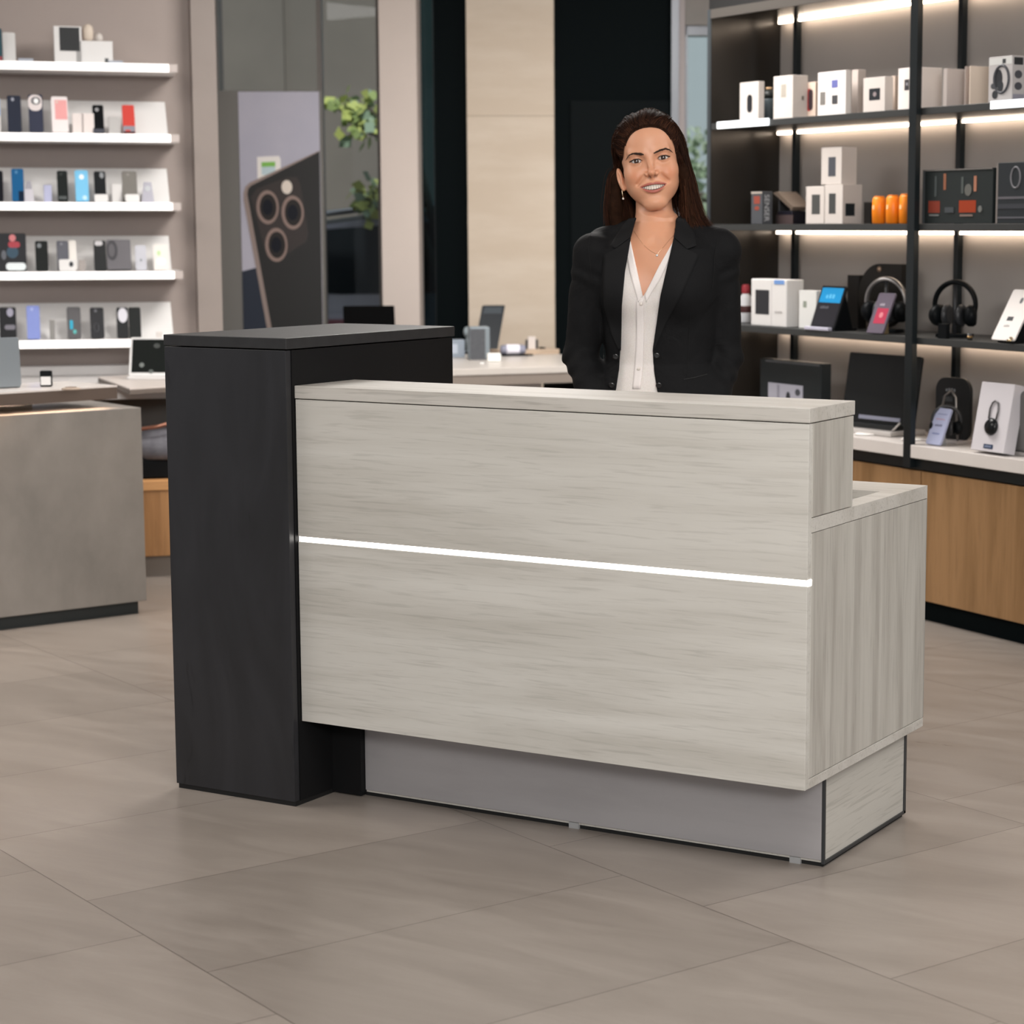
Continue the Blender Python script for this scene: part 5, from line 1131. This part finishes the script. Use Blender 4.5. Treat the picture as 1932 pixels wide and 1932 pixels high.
for sg in (-1, 1):
    c = from_head((sg*EX, .0152, 0)); prof = [(.0128*math.sin(a), -.0128*math.cos(a)) for a in [math.pi*k_/20 for k_ in range(21)]]; prof[0] = (.0001, -.0128); prof[-1] = (.0001, .0128)
    obj('eye', MB().lathe(prof, n=32, axis=1), M_eye, per, M=Matrix.Translation(c) @ HEADR)
    # lash line: along the upper lid edge
    pts = []; pl = []
    for k_ in range(15):
        ex = -.0164+.0335*k_/14; zz = .0053*(1-(min(1, abs(ex+.001)/.0168))**2.1)+.0007*ex/.017
        r2 = .0151**2-ex**2-zz**2; yy = .0148-math.sqrt(max(r2, 1e-6)); pts.append(from_head((sg*(EX+ex), yy, zz+.0003)))
        zz2 = -.0044*(1-(min(1, abs(ex)/.0168))**2.2)+.0007*ex/.017; r2 = .0149**2-ex**2-zz2**2; pl.append(from_head((sg*(EX+ex), .0148-math.sqrt(max(r2, 1e-6)), zz2-.0002)))
    mb = MB().tube(pts, [.0007+.0008*(k_/14) for k_ in range(15)], 6)
    for k_ in range(3, 15):
        p = Vector(pts[k_]); out = Vector((sg*(.0008+.0022*(k_/14)), -.0030, .0012+.0010*(k_/14))); mb.tube([p, p+out*.6, p+out+Vector((0, 0, .0008))], [.0003, .00022, .0001], 4)
    obj('eyelashes', mb, mat('lash', (.006, .004, .003), .5), per)
    obj('lower_lash_line', MB().tube(pl, .00032, 5), mat('lash_soft', (.09, .05, .035), .5), per)
# ---- teeth
mb = MB(); 
for k_ in range(10):
    xw = .0058 if k_ in (4, 5) else .0050; 
xs_ = np.cumsum([0, .0050, .0052, .0055, .0058, .0068, .0068, .0058, .0055, .0052, .0050]); xs_ = xs_-xs_[-1]/2
for k_ in range(10):
    a, b_ = xs_[k_]+.0002, xs_[k_+1]-.0002; c = (a+b_)/2; P = []
    zt_, zb2 = -.0625, -.0752+.0075*(c/.030)**2
    for i in range(7):
        z2 = zt_+(zb2-zt_)*i/6; row = []
        for j in range(7):
            u_ = j/6; x2 = a+(b_-a)*u_; bul = .0010*(1-(2*u_-1)**4)*(1-(i/6)**6); x2 = c+(x2-c)*(1-.10*(i/6)**4)
            row.append(from_head((x2, -.0015+11*x2**2-bul, z2)))
        P.append(row)
    mb.grid(P)
obj('teeth', mb, mat('teeth', (.80, .72, .62), .35, spec=.3), per)
mb = MB(); mb.grid([[from_head((x2, .010+9*x2**2, z2)) for x2 in np.linspace(-.026, .026, 9)] for z2 in (-.060, -.082)]); obj('mouth_lining', mb, mat('mouth_dark', (.05, .012, .01), .5), per)

# ---- eyebrows (follow the surface)
ZP = lambda x, y: (1120+x/9.66, 200+y/9.66)
bodyf = body
M_brow = mat('brow', srgb('#3d2a20'), .8)
for up_, lo_ in (([(588, 975), (632, 897), (700, 853), (780, 845), (860, 850), (915, 872)], [(592, 983), (642, 915), (700, 886), (780, 892), (860, 903), (912, 899)]),
                 ([(1092, 850), (1150, 813), (1230, 776), (1310, 758), (1380, 786), (1450, 850)], [(1099, 873), (1160, 855), (1240, 822), (1310, 797), (1375, 806), (1447, 855)])):
    U = np.array([ZP(*p) for p in up_]); Lw = np.array([ZP(*p) for p in lo_]); tt = np.linspace(0, 5, 26)
    Ui = np.stack([np.interp(tt, range(6), U[:, q]) for q in (0, 1)], 1); Li = np.stack([np.interp(tt, range(6), Lw[:, q]) for q in (0, 1)], 1)
    rows = []
    for w_ in (0.12, .35, .65, .88): rows.append(hits(Ui*(1-w_)+Li*w_, bodyf, off=.0004))
    mb = MB().grid([list(r_) for r_ in rows])
    rng = random.Random(3); inner_right = up_[0][0] > 1000
    P0, P1 = [], []
    for k_ in range(150):
        t_ = rng.uniform(0, 24.5); w_ = rng.uniform(0.15, 1.02); i = int(t_); f_ = t_-i
        a = (Ui[i]*(1-f_)+Ui[i+1]*f_)*(1-w_)+(Li[i]*(1-f_)+Li[i+1]*f_)*w_
        dirx = 1 if inner_right else -1; tang = (Ui[min(i+1, 25)]-Ui[max(i-1, 0)]); tang /= np.linalg.norm(tang)+1e-6; tang = tang*dirx*(1 if True else 1)
        if not inner_right: tang = -(Ui[min(i+1, 25)]-Ui[max(i-1, 0)])/(np.linalg.norm(Ui[min(i+1, 25)]-Ui[max(i-1, 0)])+1e-6)
        e = a+tang*rng.uniform(1.5, 3.2)+np.array([0, -rng.uniform(.2, 1.3)]); P0.append(a); P1.append(e)
    A_h = hits(P0, bodyf, off=.0006); B_h = hits(P1, bodyf, off=.0014)
    for a, e in zip(A_h, B_h): mb.tube([a, (a+e)/2+np.array([0, -.0004, 0]), e], [.0003, .00028, .0001], 4)
    obj('eyebrow', mb, M_brow, per)

# ---- blouse
def blouse_f(p):
    q = to_torso(p); x, y, z = q
    d = torso(q, .0085)
    d = sm_min(d, cap((np.abs(x), y, z), (.02, .012, 1.355), (.11, .012, 1.325), .042, .040), .03)
    # soft folds from the first button and down the front
    d = d+.0018*np.sin(38*(x+.012)+9*(z-1.2))*np.clip((1.17-z)/.12, 0, 1)*(y < 0)
    d = d+.0022*np.sin(90*(z-1.2)+30*np.abs(x+.0))*np.exp(-((np.abs(x)-.03)/.03)**2-((z-1.195)/.03)**2)
    return d
Lb, Rb, Bb = loc(1188, 452, -.07), loc(1272, 452, -.07), loc(1213.5, 560, -.115)
def vneck(p):      # >0 inside the open V
    def line(a, c):
        nx, nz = (c[2]-a[2]), -(c[0]-a[0]); n = math.hypot(nx, nz); return ((p[0]-a[0])*nx+(p[2]-a[2])*nz)/n
    l = line(Lb, Bb); r = -line(Rb, Bb); return -l, -r
def inside_v(p):
    a = -((p[0]-Bb[0])*(Lb[2]-Bb[2])-(p[2]-Bb[2])*(Lb[0]-Bb[0]))/math.hypot(Lb[0]-Bb[0], Lb[2]-Bb[2])
    c = ((p[0]-Bb[0])*(Rb[2]-Bb[2])-(p[2]-Bb[2])*(Rb[0]-Bb[0]))/math.hypot(Rb[0]-Bb[0], Rb[2]-Bb[2])
    return np.maximum(a, c)       # negative inside the V
def blouse(p):
    d = blouse_f(p); d = np.maximum(d, -(d+.0075)); v = np.maximum(inside_v(p), p[1]+.0)
    v = np.minimum(v, sph((p[0]-.004, (p[1]-.02), (p[2]-1.39)*.5), (0, 0, 0), .068))
    d = np.maximum(d, -v); d = np.maximum(d, .93-p[2]); return np.maximum(d, p[2]-1.385)
X2 = axis((-.19, .21, .0032)); Y2 = axis((-.17, .03, .0028), (.03, .15, .006)); Z2 = axis((.92, 1.40, .0032))
V, Q = surface_nets(field(blouse, X2, Y2, Z2), X2, Y2, Z2)
M_bl = mottled('white_blouse', srgb('#ded5cf'), srgb('#e6ded9'), 300, .65); nodes(M_bl)[2].inputs['Subsurface Weight'].default_value = .05
bl = sdf_obj('blouse', V, Q, M_bl, per, 2)
def ribbon(name, A_, B_, fn, off, m, n=24, across=5, th=.0015, par=None, label=None):
    A_, B_ = np.array(A_, float), np.array(B_, float)
    def res(P):
        L_ = np.r_[0, np.cumsum(np.linalg.norm(np.diff(P, axis=0), axis=1))]; t_ = np.linspace(0, L_[-1], n); return np.stack([np.interp(t_, L_, P[:, q]) for q in (0, 1)], 1)
    A2, B2 = res(A_), res(B_); rows = [list(hits(A2*(1-w_)+B2*w_, fn, off=off)) for w_ in np.linspace(0, 1, across)]
    o = obj(name, MB().grid(rows), m, par or per, label=label); s = o.modifiers.new('t', 'SOLIDIFY'); s.thickness = th; s.offset = 0; return o
M_bl2 = mottled('white_placket', srgb('#e6deda'), srgb('#eae3df'), 300, .6)
ribbon('collar_band', [(1189, 452), (1199, 497), (1213, 559)], [(1180, 470), (1188, 515), (1204, 571)], blouse_f, .0012, M_bl2, par=bl)
ribbon('collar_band', [(1271, 454), (1243, 503), (1216, 557)], [(1266, 482), (1247, 524), (1219, 571)], blouse_f, .0012, M_bl2, par=bl)
ribbon('placket', [(1200, 566), (1200, 650), (1197, 690), (1193, 734)], [(1215, 560), (1215, 650), (1213, 690), (1208, 734)], blouse_f, .0012, M_bl2, par=bl)
for px, py in ((1209.5, 573), (1205, 696)):
    h = hits([(px, py)], blouse_f, off=.0028)[0]; obj('button', MB().lathe([(.0001, -.0012), (.0042, -.0012), (.005, 0), (.0046, .0012), (.0001, .0008)], n=20, axis=1), mat('pearl', (.72, .66, .6), .2), bl, M=Matrix.Translation(h))

# ---- blazer
zl_ = [.80, .966, 1.055, 1.145, 1.255, 1.345, 1.40]
def blazer_f(p):
    q = to_torso(p); x, y, z = q; ax_ = np.abs(x)
    d = torso(q, .017, .012)
    d = sm_min(d, cap((ax_, y, z), (.03, .014, 1.375), (.150, .014, 1.332), .038, .041), .028)
    d = sm_min(d, cap((ax_, y, z), (.15, .014, 1.331), (.166, .014, 1.318), .040, .042), .02)
    a = arms(p, (.0095, .0105, .0125), .93)
    # cloth folds: at the inner elbow, along the forearm and below the shoulder
    zz = p[2]; xx = p[0]
    a = a+.0030*np.sin(105*zz+60*np.abs(xx)+30*p[1]+2*np.sin(40*xx))*np.exp(-((zz-1.02)/.060)**2)+.0022*np.sin(85*zz-70*np.abs(xx)+1.5*np.sin(60*zz))*np.exp(-((zz-1.24)/.055)**2)+.0006*np.sin(42*zz+60*xx)
    d = sm_min(d, a, .020)
    d = d+.0016*np.sin(55*(x*.8+z*.9))*np.exp(-((z-1.08)/.10)**2-((ax_-.12)/.05)**2)
    return d
# front opening edges, from the photograph's proportions
ly = [400, 448, 512, 577, 661, 700, 733, 800]; lx = [1201, 1190, 1179, 1173, 1170.5, 1168, 1163, 1150]
ry = [400, 456, 512, 560, 624, 662, 700, 733, 800]; rx = [1279, 1271, 1257, 1246.5, 1237, 1231.5, 1234, 1239, 1255]
LP_ = np.array([loc(a, b_, -.12) for a, b_ in zip(lx, ly)]); RP_ = np.array([loc(a, b_, -.12) for a, b_ in zip(rx, ry)])
def opening(p):
    xl = np.interp(p[2], LP_[::-1, 2], LP_[::-1, 0]); xr = np.interp(p[2], RP_[::-1, 2], RP_[::-1, 0])
    return np.maximum(np.maximum(xl-p[0], p[0]-xr), p[1]-.0)
def blazer(p):
    d = blazer_f(p); sh_ = np.maximum(d, -(d+.0095))
    sh_ = np.maximum(sh_, -opening(p))
    nk = cap(p, (.004, .02, 1.33), (.004, .045, 1.47), .066, .074); sh_ = np.maximum(sh_, -np.maximum(nk, 1.345-p[2]))
    sh_ = np.maximum(sh_, .80-p[2])
    # sleeve ends
    return np.maximum(sh_, p[2]-1.425)
X3 = axis((-.285, .285, .0034)); Y3 = axis((-.20, .14, .0036)); Z3 = axis((.79, 1.43, .0034))
V, Q = surface_nets(field(blazer, X3, Y3, Z3), X3, Y3, Z3)
M_bz = mat('black_wool', srgb('#111112'), .78, spec=.18); nt = M_bz.node_tree; ns, L, b = nodes(M_bz)
tcn = N(nt, 'ShaderNodeTexCoord'); nn = N(nt, 'ShaderNodeTexNoise'); nn.inputs['Scale'].default_value = 900; L.new(tcn.outputs['Object'], nn.inputs['Vector'])
n2 = N(nt, 'ShaderNodeTexNoise'); n2.inputs['Scale'].default_value = 14; n2.inputs['Detail'].default_value = 4; n2.inputs['Distortion'].default_value = 1; L.new(tcn.outputs['Object'], n2.inputs['Vector'])
ad = N(nt, 'ShaderNodeMath', operation='MULTIPLY_ADD'); ad.inputs[1].default_value = .05; L.new(nn.outputs[0], ad.inputs[0]); L.new(n2.outputs[0], ad.inputs[2])
bp = N(nt, 'ShaderNodeBump'); bp.inputs['Strength'].default_value = .6; bp.inputs['Distance'].default_value = .010; L.new(ad.outputs[0], bp.inputs['Height']); L.new(bp.outputs[0], b.inputs['Normal'])
bz = sdf_obj('blazer', V, Q, M_bz, per, 2, None)
M_lp = mat('black_lapel', srgb('#151516'), .78, spec=.2)
S5 = lambda x, y: (1060+x/5.367, 400+y/5.367)
def bf(p): return blazer_f(p)
# lapels and collar pieces
ribbon('lapel', [(1190, 449), (1179, 512), (1173, 577), (1171, 661)], [(1163, 469), (1139, 481), (1137, 519), (1140, 579), (1153, 629), (1168, 661)], bf, .0045, M_lp, 40, 9, .003, bz)
ribbon('lapel', [(1271, 449), (1257, 512), (1246, 560), (1237, 624), (1232, 661)], [(1295, 470), (1320, 481), (1308, 506), (1284, 560), (1257, 609), (1234, 661)], bf, .0045, M_lp, 40, 9, .003, bz)
ribbon('collar', [(1200, 411), (1196, 425), (1190, 447)], [(1186, 413), (1171, 430), (1151, 464), (1161, 469)], bf, .0062, M_lp, 24, 7, .003, bz)
ribbon('collar', [(1277, 411), (1275, 425), (1271, 447)], [(1292, 413), (1310, 440), (1314, 464), (1296, 470)], bf, .0062, M_lp, 24, 7, .003, bz)
def seam(pts, w_=.0007, off=.0009, fn=bf, m=None, nm='seam', n=24):
    P = np.array(pts, float); t_ = np.linspace(0, len(P)-1, n); P2_ = np.stack([np.interp(t_, range(len(P)), P[:, q]) for q in (0, 1)], 1)
    obj(nm, MB().tube(list(hits(P2_, fn, off=off)), w_, 6), m or mat('seam_dark', (.003, .003, .003), .9), bz)
seam([(1114, 441), (1110, 470), (1114, 500), (1118, 540)]); seam([(1355, 450), (1348, 480), (1346, 520), (1344, 545)])
seam([(1133, 580), (1137, 620), (1140, 700), (1139, 733)], .0005); seam([(1303, 590), (1300, 640), (1297, 700), (1298, 733)], .0005)
seam([(1290, 716), (1312, 712), (1334, 706)], .0010, m=mat('pocket_edge', (.02, .02, .02), .8), nm='pocket_edge')
mb_ = mat('horn_button', (.012, .011, .011), .15)
for px, py in ((1161.5, 673), (1239, 671), (1243, 727), (1154, 727)):
    h = hits([(px, py)], bf, off=.003)[0]; obj('button', MB().lathe([(.0001, -.0018), (.0045, -.0014), (.0072, -.002), (.0078, 0), (.0065, .0018), (.0001, .0018)], n=24, axis=1), mb_, bz, M=Matrix.Translation(h))
# ---- trousers and shoes (behind the desk)
def trous(p):
    q = to_torso(p); d = np.maximum(torso(q, .006), q[2]-.975)
    for sg in (-1, 1):
        hp = from_torso((sg*.088, .01, .84)); kn = from_torso((sg*.085, .0, .46)); an = from_torso((sg*.085, .03, .10))
        d = sm_min(d, cap(p, hp, kn, .092, .066), .02); d = sm_min(d, cap(p, kn, an, .066, .058), .02)
    return np.maximum(d, .07-p[2])
X4 = axis((-.25, .27, .009)); Y4 = axis((-.16, .18, .009)); Z4 = axis((.05, 1.0, .009))
V, Q = surface_nets(field(trous, X4, Y4, Z4), X4, Y4, Z4); sdf_obj('trousers', V, Q, mat('black_trousers', (.01, .01, .011), .8), per, 2)
for sg in (-1, 1):
    def shoe(p, sg=sg):
        q = to_torso(p); d = ell(q, (sg*.09, -.06, .032), (.045, .125, .040)); d = sm_min(d, ell(q, (sg*.086, .03, .06), (.040, .05, .05)), .02); return np.maximum(d, .002-p[2])
    Xs = axis((sg*.09-.08+TC[0], sg*.09+.08+TC[0], .006)); Ys = axis((-.22, .14, .006)); Zs = axis((-.01, .13, .006)); V, Q = surface_nets(field(shoe, Xs, Ys, Zs), Xs, Ys, Zs); sdf_obj('shoe', V, Q, mat('black_leather', (.012, .011, .011), .3), per, 1)

# ---- hair
M_hair = mat('hair_brown', srgb('#2b1a12'), .6, spec=.06); nt = M_hair.node_tree; ns, L, b = nodes(M_hair)
at_ = N(nt, 'ShaderNodeAttribute'); at_.attribute_name = 'tone'; L.new(at_.outputs['Color'], b.inputs['Base Color'])
M_hbase = mottled('hair_base', srgb('#20140e'), srgb('#2c1c13'), 60, .9, spec=.03)
def hair_base(p):
    q = to_head(p); x, y, z = q
    d = ell(q, (0, .101, .036), (.0815, .104, .0855)); d = sm_min(d, ell(q, (0, .055, .046), (.0670, .0570, .0595)), .03)
    cutp = ((np.abs((x-.002)/.0695)**2.5+np.abs((z+.020)/.1035)**2.5)**(1/2.5)-1)*.075
    d = np.maximum(d, -np.maximum(cutp, y-.058)); d = np.maximum(d, -z-.05)
    # falling masses
    def chain(pts, rr, sq):
        o = None
        for (a, b_), (r1, r2) in zip(zip(pts[:-1], pts[1:]), zip(rr[:-1], rr[1:])):
            c = cap(p, tuple(a), tuple(b_), r1, r2, sq); o = c if o is None else sm_min(o, c, .01)
        return o
    Rm = [from_head((.070, .085, .02)), loc(1290, 330, .03), loc(1298, 385, .02), loc(1306, 418, .0), loc(1325, 434, -.01)]
    d = sm_min(d, chain(Rm, [.020, .017, .018, .015, .006], (1, 1.5, 1)), .015)
    Lm = [from_head((-.066, .125, .01)), loc(1165, 340, .075), loc(1162, 390, .065), loc(1164, 425, .06)]
    d = sm_min(d, chain(Lm, [.022, .019, .019, .018], (1, 1.6, 1)), .015)
    Bm = [from_head((0, .15, 0)), loc(1215, 360, .125), loc(1215, 420, .12), loc(1210, 470, .125)]
    d = sm_min(d, chain(Bm, [.055, .05, .05, .03], (1.1, .6, 1)), .02)
    return d
X5 = axis((-.18, .20, .0032)); Y5 = axis((-.07, .21, .0036)); Z5 = axis((1.28, 1.71, .0036))
fh_ = field(lambda p: np.maximum(hair_base(p), -(skin(p)-.000) if False else hair_base(p)), X5, Y5, Z5)
V, Q = surface_nets(fh_, X5, Y5, Z5)
hair = sdf_obj('hair', V, Q, M_hbase, per, 1)
# strands: guides as points; neighbouring guides blended
def H(x, y, z): return from_head((x, y, z))
def capz(pts, off):
    """push head points out to the hair cap surface"""
    out = []
    for p in pts:
        p = np.array(p, float)
        for _ in range(8):
            e = 1e-3; f0 = float(hair_base((p[0], p[1], p[2]))); g = np.array([float(hair_base(tuple(p+np.eye(3)[i]*e)))-f0 for i in range(3)])/e; n_ = np.linalg.norm(g)+1e-9
            p = p+g/n_*(off-f0)*.7
        out.append(p)
    return out
def hl(t_):      # hairline point, t=-1 viewer's left temple .. +1 right temple
    a = t_*1.32; return (.002+.068*math.copysign(abs(math.sin(a))**.8, a), 0, -.020+.1025*math.cos(a)**.8)
def hl_y(x, z):
    for y in np.linspace(-.03, .1, 131):
        if float(head_sdf((np.array(x), np.array(y), np.array(z)), False)) < 0: return y
    return .05
guides = []
# viewer's left side: from the hairline up, back and down behind the ear
for t_ in np.linspace(-1.0, .12, 8):
    x, _, z = hl(t_); y = hl_y(x*.98, z*.98); k_ = (t_+1)/1.12
    G = capz([H(x, y-.001, z)], .0002)
    G += capz([H(x*.98-.014, y+.006, z+.006+.012*k_), H(min(x, -.02)-.018, .055+.01*k_, .045+.045*k_), H(-.072, .085, .030+.025*k_)], .003)
    G += [H(-.083, .098+.004*k_, -.012)+np.array([-.0, 0, 0]), loc(1155-2*k_, 335, .060+.02*k_), loc(1149-3*k_+6*(1-k_), 378, .062+.02*k_), loc(1151-5*k_+12*(1-k_), 405, .060+.02*k_), loc(1153-6*k_+20*(1-k_), 428+6*k_, .058+.02*k_)]
    guides.append(G)
gl_n = len(guides)
guR = []
for t_ in np.linspace(.02, 1.05, 9):
    x, _, z = hl(t_); y = hl_y(x*.98, z*.98); k_ = (t_-.02)/1.03        # k=0 centre .. 1 temple
    G = capz([H(x, y-.001, z)], .0002)
    G += capz([H(x*.99+.016*(1-k_)+.002, y+.006, z+.008+.010*(1-k_)), H(max(x, .028)+.018*(1-k_)+.004, .045, .090-.035*k_), H(.074, .066, .052-.02*k_)], .003+.004*(1-k_))
    o = 1-k_
    G += [loc(1286+9*o, 300, .028), loc(1291+16*o, 340, .016), loc(1293+24*o, 380, .004), loc(1295+34*o, 412, -.012), loc(1300+48*o, 434+1*o, -.028+.02*o)]
    guR.append(G)
guB = []
for a in np.linspace(-1.25, 1.25, 9):
    x = .085*math.sin(a); 
    top = H(.004*a, .075, .125)
    G = capz([top, H(x*.6, .10+.05*math.cos(a), .10), H(x*.98, .10+.085*math.cos(a), .04)], .003)
    w_ = math.cos(a)
    G += [H(x*1.03, .10+.088*w_, -.03), H(x*1.05, .095+.075*w_, -.09), H(x*1.08, .09+.055*w_, -.14), H(x*1.1, .09+.05*w_, -.19)]
    guB.append(G)
guT = []
for a in np.linspace(-1, 1, 11):
    x, _, z = hl(a*.75); y = hl_y(x*.98, z*.98); sgn = 1 if a > .0 else -1
    bn = float(np.interp(a, [-1, -.6, -.2, 1], [-.012, -.006, .010, .016]))
    G = capz([H(x, y-.001, z), H(x*.98+bn, y+.008, z+.014), H(x*.95+.008*a+bn*2, .055, .118-.045*abs(a)), H(x*1.0+.022*a+bn*2, .10, .130-.06*abs(a)), H(.05*a+.02*sgn, .150, .095-.03*abs(a)), H(.060*a+.02*sgn, .185, .045)], .0035)
    G += [H(.07*a, .195, -.02), H(.075*a, .18, -.08), H(.08*a, .165, -.13)]
    guT.append(G)
guP, guQ = [], []
for s_ in np.linspace(0, 1, 7):
    y_ = .014+.115*s_; zt2 = .092+.026*math.sin(min(1, s_*1.4)*1.57); lf = .0045
    x0_ = -.028+.012*s_
    G = capz([H(x0_, y_, zt2)], .001)+capz([H(x0_+.022, y_+.002, zt2+.006), H(x0_+.052, y_+.012, zt2-.012), H(.062+.004*s_, y_+.026, .066), H(.078, y_+.036, .030)], lf)
    G += [H(.088, .062+.045*s_, -.012), loc(1298+4*(1-s_), 335, .022+.04*s_), loc(1307+8*(1-s_), 385, .012+.05*s_), loc(1316+14*(1-s_), 418, -.002+.06*s_), loc(1330+20*(1-s_), 435, -.012+.065*s_)]
    guP.append(G)
    G = capz([H(x0_, y_, zt2)], .001)+capz([H(x0_-.016, y_+.006, zt2-.004), H(x0_-.036, y_+.020, .068), H(-.074, y_+.040, .036)], lf)
    G += [H(-.084, .098+.02*s_, -.004), loc(1153, 330, .066+.03*s_), loc(1147, 378, .068+.03*s_), loc(1147, 405, .066+.03*s_), loc(1149, 432, .064+.03*s_)]
    guQ.append(G)
guI = []
for k_ in np.linspace(0, 1, 6):
    guI.append([H(-.070, .075, .035), H(-.078, .09, .0), loc(1160+12*k_, 330, .062), loc(1157+24*k_, 380, .055), loc(1158+30*k_, 428, .050)])
guJ = []
for k_ in np.linspace(0, 1, 6):
    guJ.append([H(.069, .060, .030), H(.079, .055, -.01), loc(1289-2*k_, 335, .026), loc(1288-3*k_, 375, .016), loc(1288+2*k_, 405, .0), loc(1292+14*k_, 432, -.02)])
def spl(G, n):
    P = np.array(G); t_ = np.linspace(0, len(P)-1, n); i = np.clip(t_.astype(int), 0, len(P)-2); f_ = (t_-i)[:, None]
    p0, p1, p2, p3 = P[np.clip(i-1, 0, None)], P[i], P[i+1], P[np.clip(i+2, None, len(P)-1)]
    return .5*(2*p1+(-p0+p2)*f_+(2*p0-5*p1+4*p2-p3)*f_**2+(-p0+3*p1-3*p2+p3)*f_**3)
def strands(guides, n, seed, npt=22, rad_=.00055, jit=.0035, tone=('#2f1e17', '#20140f', '#452c1f'), tipvar=.12, stray=.02):
    rng = np.random.default_rng(seed); S = np.array([spl(G, npt) for G in guides]); VV, FF, CC = [], [], []; sides = 4
    tones = [np.array(srgb(t_)) for t_ in tone]; o = 0
    for k_ in range(n):
        clump = rng.random() ; t_ = rng.uniform(0, len(S)-1.001); i = int(t_); f_ = t_-i; C_ = S[i]*(1-f_)+S[i+1]*f_
        j = rng.normal(0, 1, 3)*jit; j2 = rng.normal(0, 1, 3)*jit*1.3; u_ = np.linspace(0, 1, npt)[:, None]
        env = np.minimum(1, u_*5)
        C_ = C_+env*(j*(1-u_)+j2*u_)+env*np.sin(u_*rng.uniform(4, 9)+rng.uniform(0, 6))*rng.normal(0, 1, 3)*.0011
        if rng.random() < stray: C_ = C_+env*u_*rng.normal(0, 1, 3)*.010
        end = 1-abs(rng.normal(0, tipvar)); C_ = np.stack([np.interp(np.linspace(0, max(end, .5), npt), u_[:, 0], C_[:, q]) for q in range(3)], 1)
        T = np.gradient(C_, axis=0); T /= np.linalg.norm(T, axis=1)[:, None]+1e-9
        ref = np.array([.3, -1, .2]); A_ = np.cross(T, ref); A_ /= np.linalg.norm(A_, axis=1)[:, None]+1e-9; B_ = np.cross(T, A_)
        rr = rad_*rng.uniform(.7, 1.3)*(1-.75*u_**4); rr[0] *= .6
        ring = []
        for s_ in range(sides):
            th = 2*math.pi*s_/sides; ring.append(C_+(A_*math.cos(th)+B_*math.sin(th))*rr)
        VV.append(np.stack(ring, 1).reshape(-1, 3)); 
        c = tones[rng.integers(0, len(tones))]*(.75+.5*rng.random()); c2 = c*(1+.5*np.clip((u_-.45)*1.6, 0, 1))*np.array([1.06, 1.0, .96]); CC.append(np.repeat(c2, sides, 0))
        a = np.arange(npt-1)[:, None]*sides; s_ = np.arange(sides)[None]; f = np.stack([a+s_, a+(s_+1) % sides, a+sides+(s_+1) % sides, a+sides+s_], -1).reshape(-1, 4)+o; FF.append(f); o += npt*sides
    return np.concatenate(VV), np.concatenate(FF), np.concatenate(CC)
for nm, g, n, sd, kw in (('hair_strands', guP, 1500, 7, dict(jit=.003, tone=('#2a1c17', '#1e1410', '#3c281d'))), ('hair_strands', guQ, 700, 8, dict(jit=.003, tone=('#2c1b14', '#24150f'))), ('hair_strands', guI, 500, 5, dict(tone=('#24150e', '#2e1b12'))), ('hair_strands', guJ, 350, 6, dict(jit=.003, tone=('#22140d', '#2e1b12'))), ('hair_strands', guides, 1500, 1, {}), ('hair_strands', guR, 2000, 2, dict(jit=.0036)), ('hair_strands', guB, 1100, 3, dict(jit=.006)), ('hair_strands', guT, 1700, 4, dict(jit=.004, tone=('#2a1c17', '#1e1410', '#3c281d')))):
    V, Q, C_ = strands(g, n, sd, **kw)
    sdf_obj(nm, V, Q, M_hair, hair, 0, C_)
# ---- jewellery
c = from_head((-.0795, .071, -.0685)); me_ = mat('gold', (.75, .6, .4), .2, 1)
e = obj('earring', MB().tube([c+np.array([.0, -.004, .006]), c+np.array([-.001, -.007, .0]), c+np.array([.0005, -.007, -.009]), c+np.array([.002, -.006, -.016])], .0012, 8), me_, per, label='small gold drop earring')
obj('bead', MB().lathe([(.0001, -.003), (.0026, -.0015), (.0026, .0015), (.0001, .003)], tuple(c+np.array([.002, -.006, -.0185])), 12), mat('pearl', (0, 0, 0)), e)
pts = [(1196, 436), (1205, 450), (1216, 464), (1228, 474), (1239, 480), (1250, 468), (1260, 456), (1271, 444)]
P = np.array(pts, float); t_ = np.linspace(0, 7, 40); P2_ = np.stack([np.interp(t_, range(8), P[:, q]) for q in (0, 1)], 1)
nk_ = obj('necklace', MB().tube(list(hits(P2_, skin, off=.0006)), .00035, 6), me_, per, label='fine necklace with a tiny pendant')
h = hits([(1239.5, 482)], skin, off=.0015)[0]; obj('pendant', MB().lathe([(.0001, -.001), (.003, -.0008), (.0034, .0006), (.0001, .001)], tuple(h), 16, axis=1), mat('bright_stone', (.9, .88, .85), .1, .6), nk_)
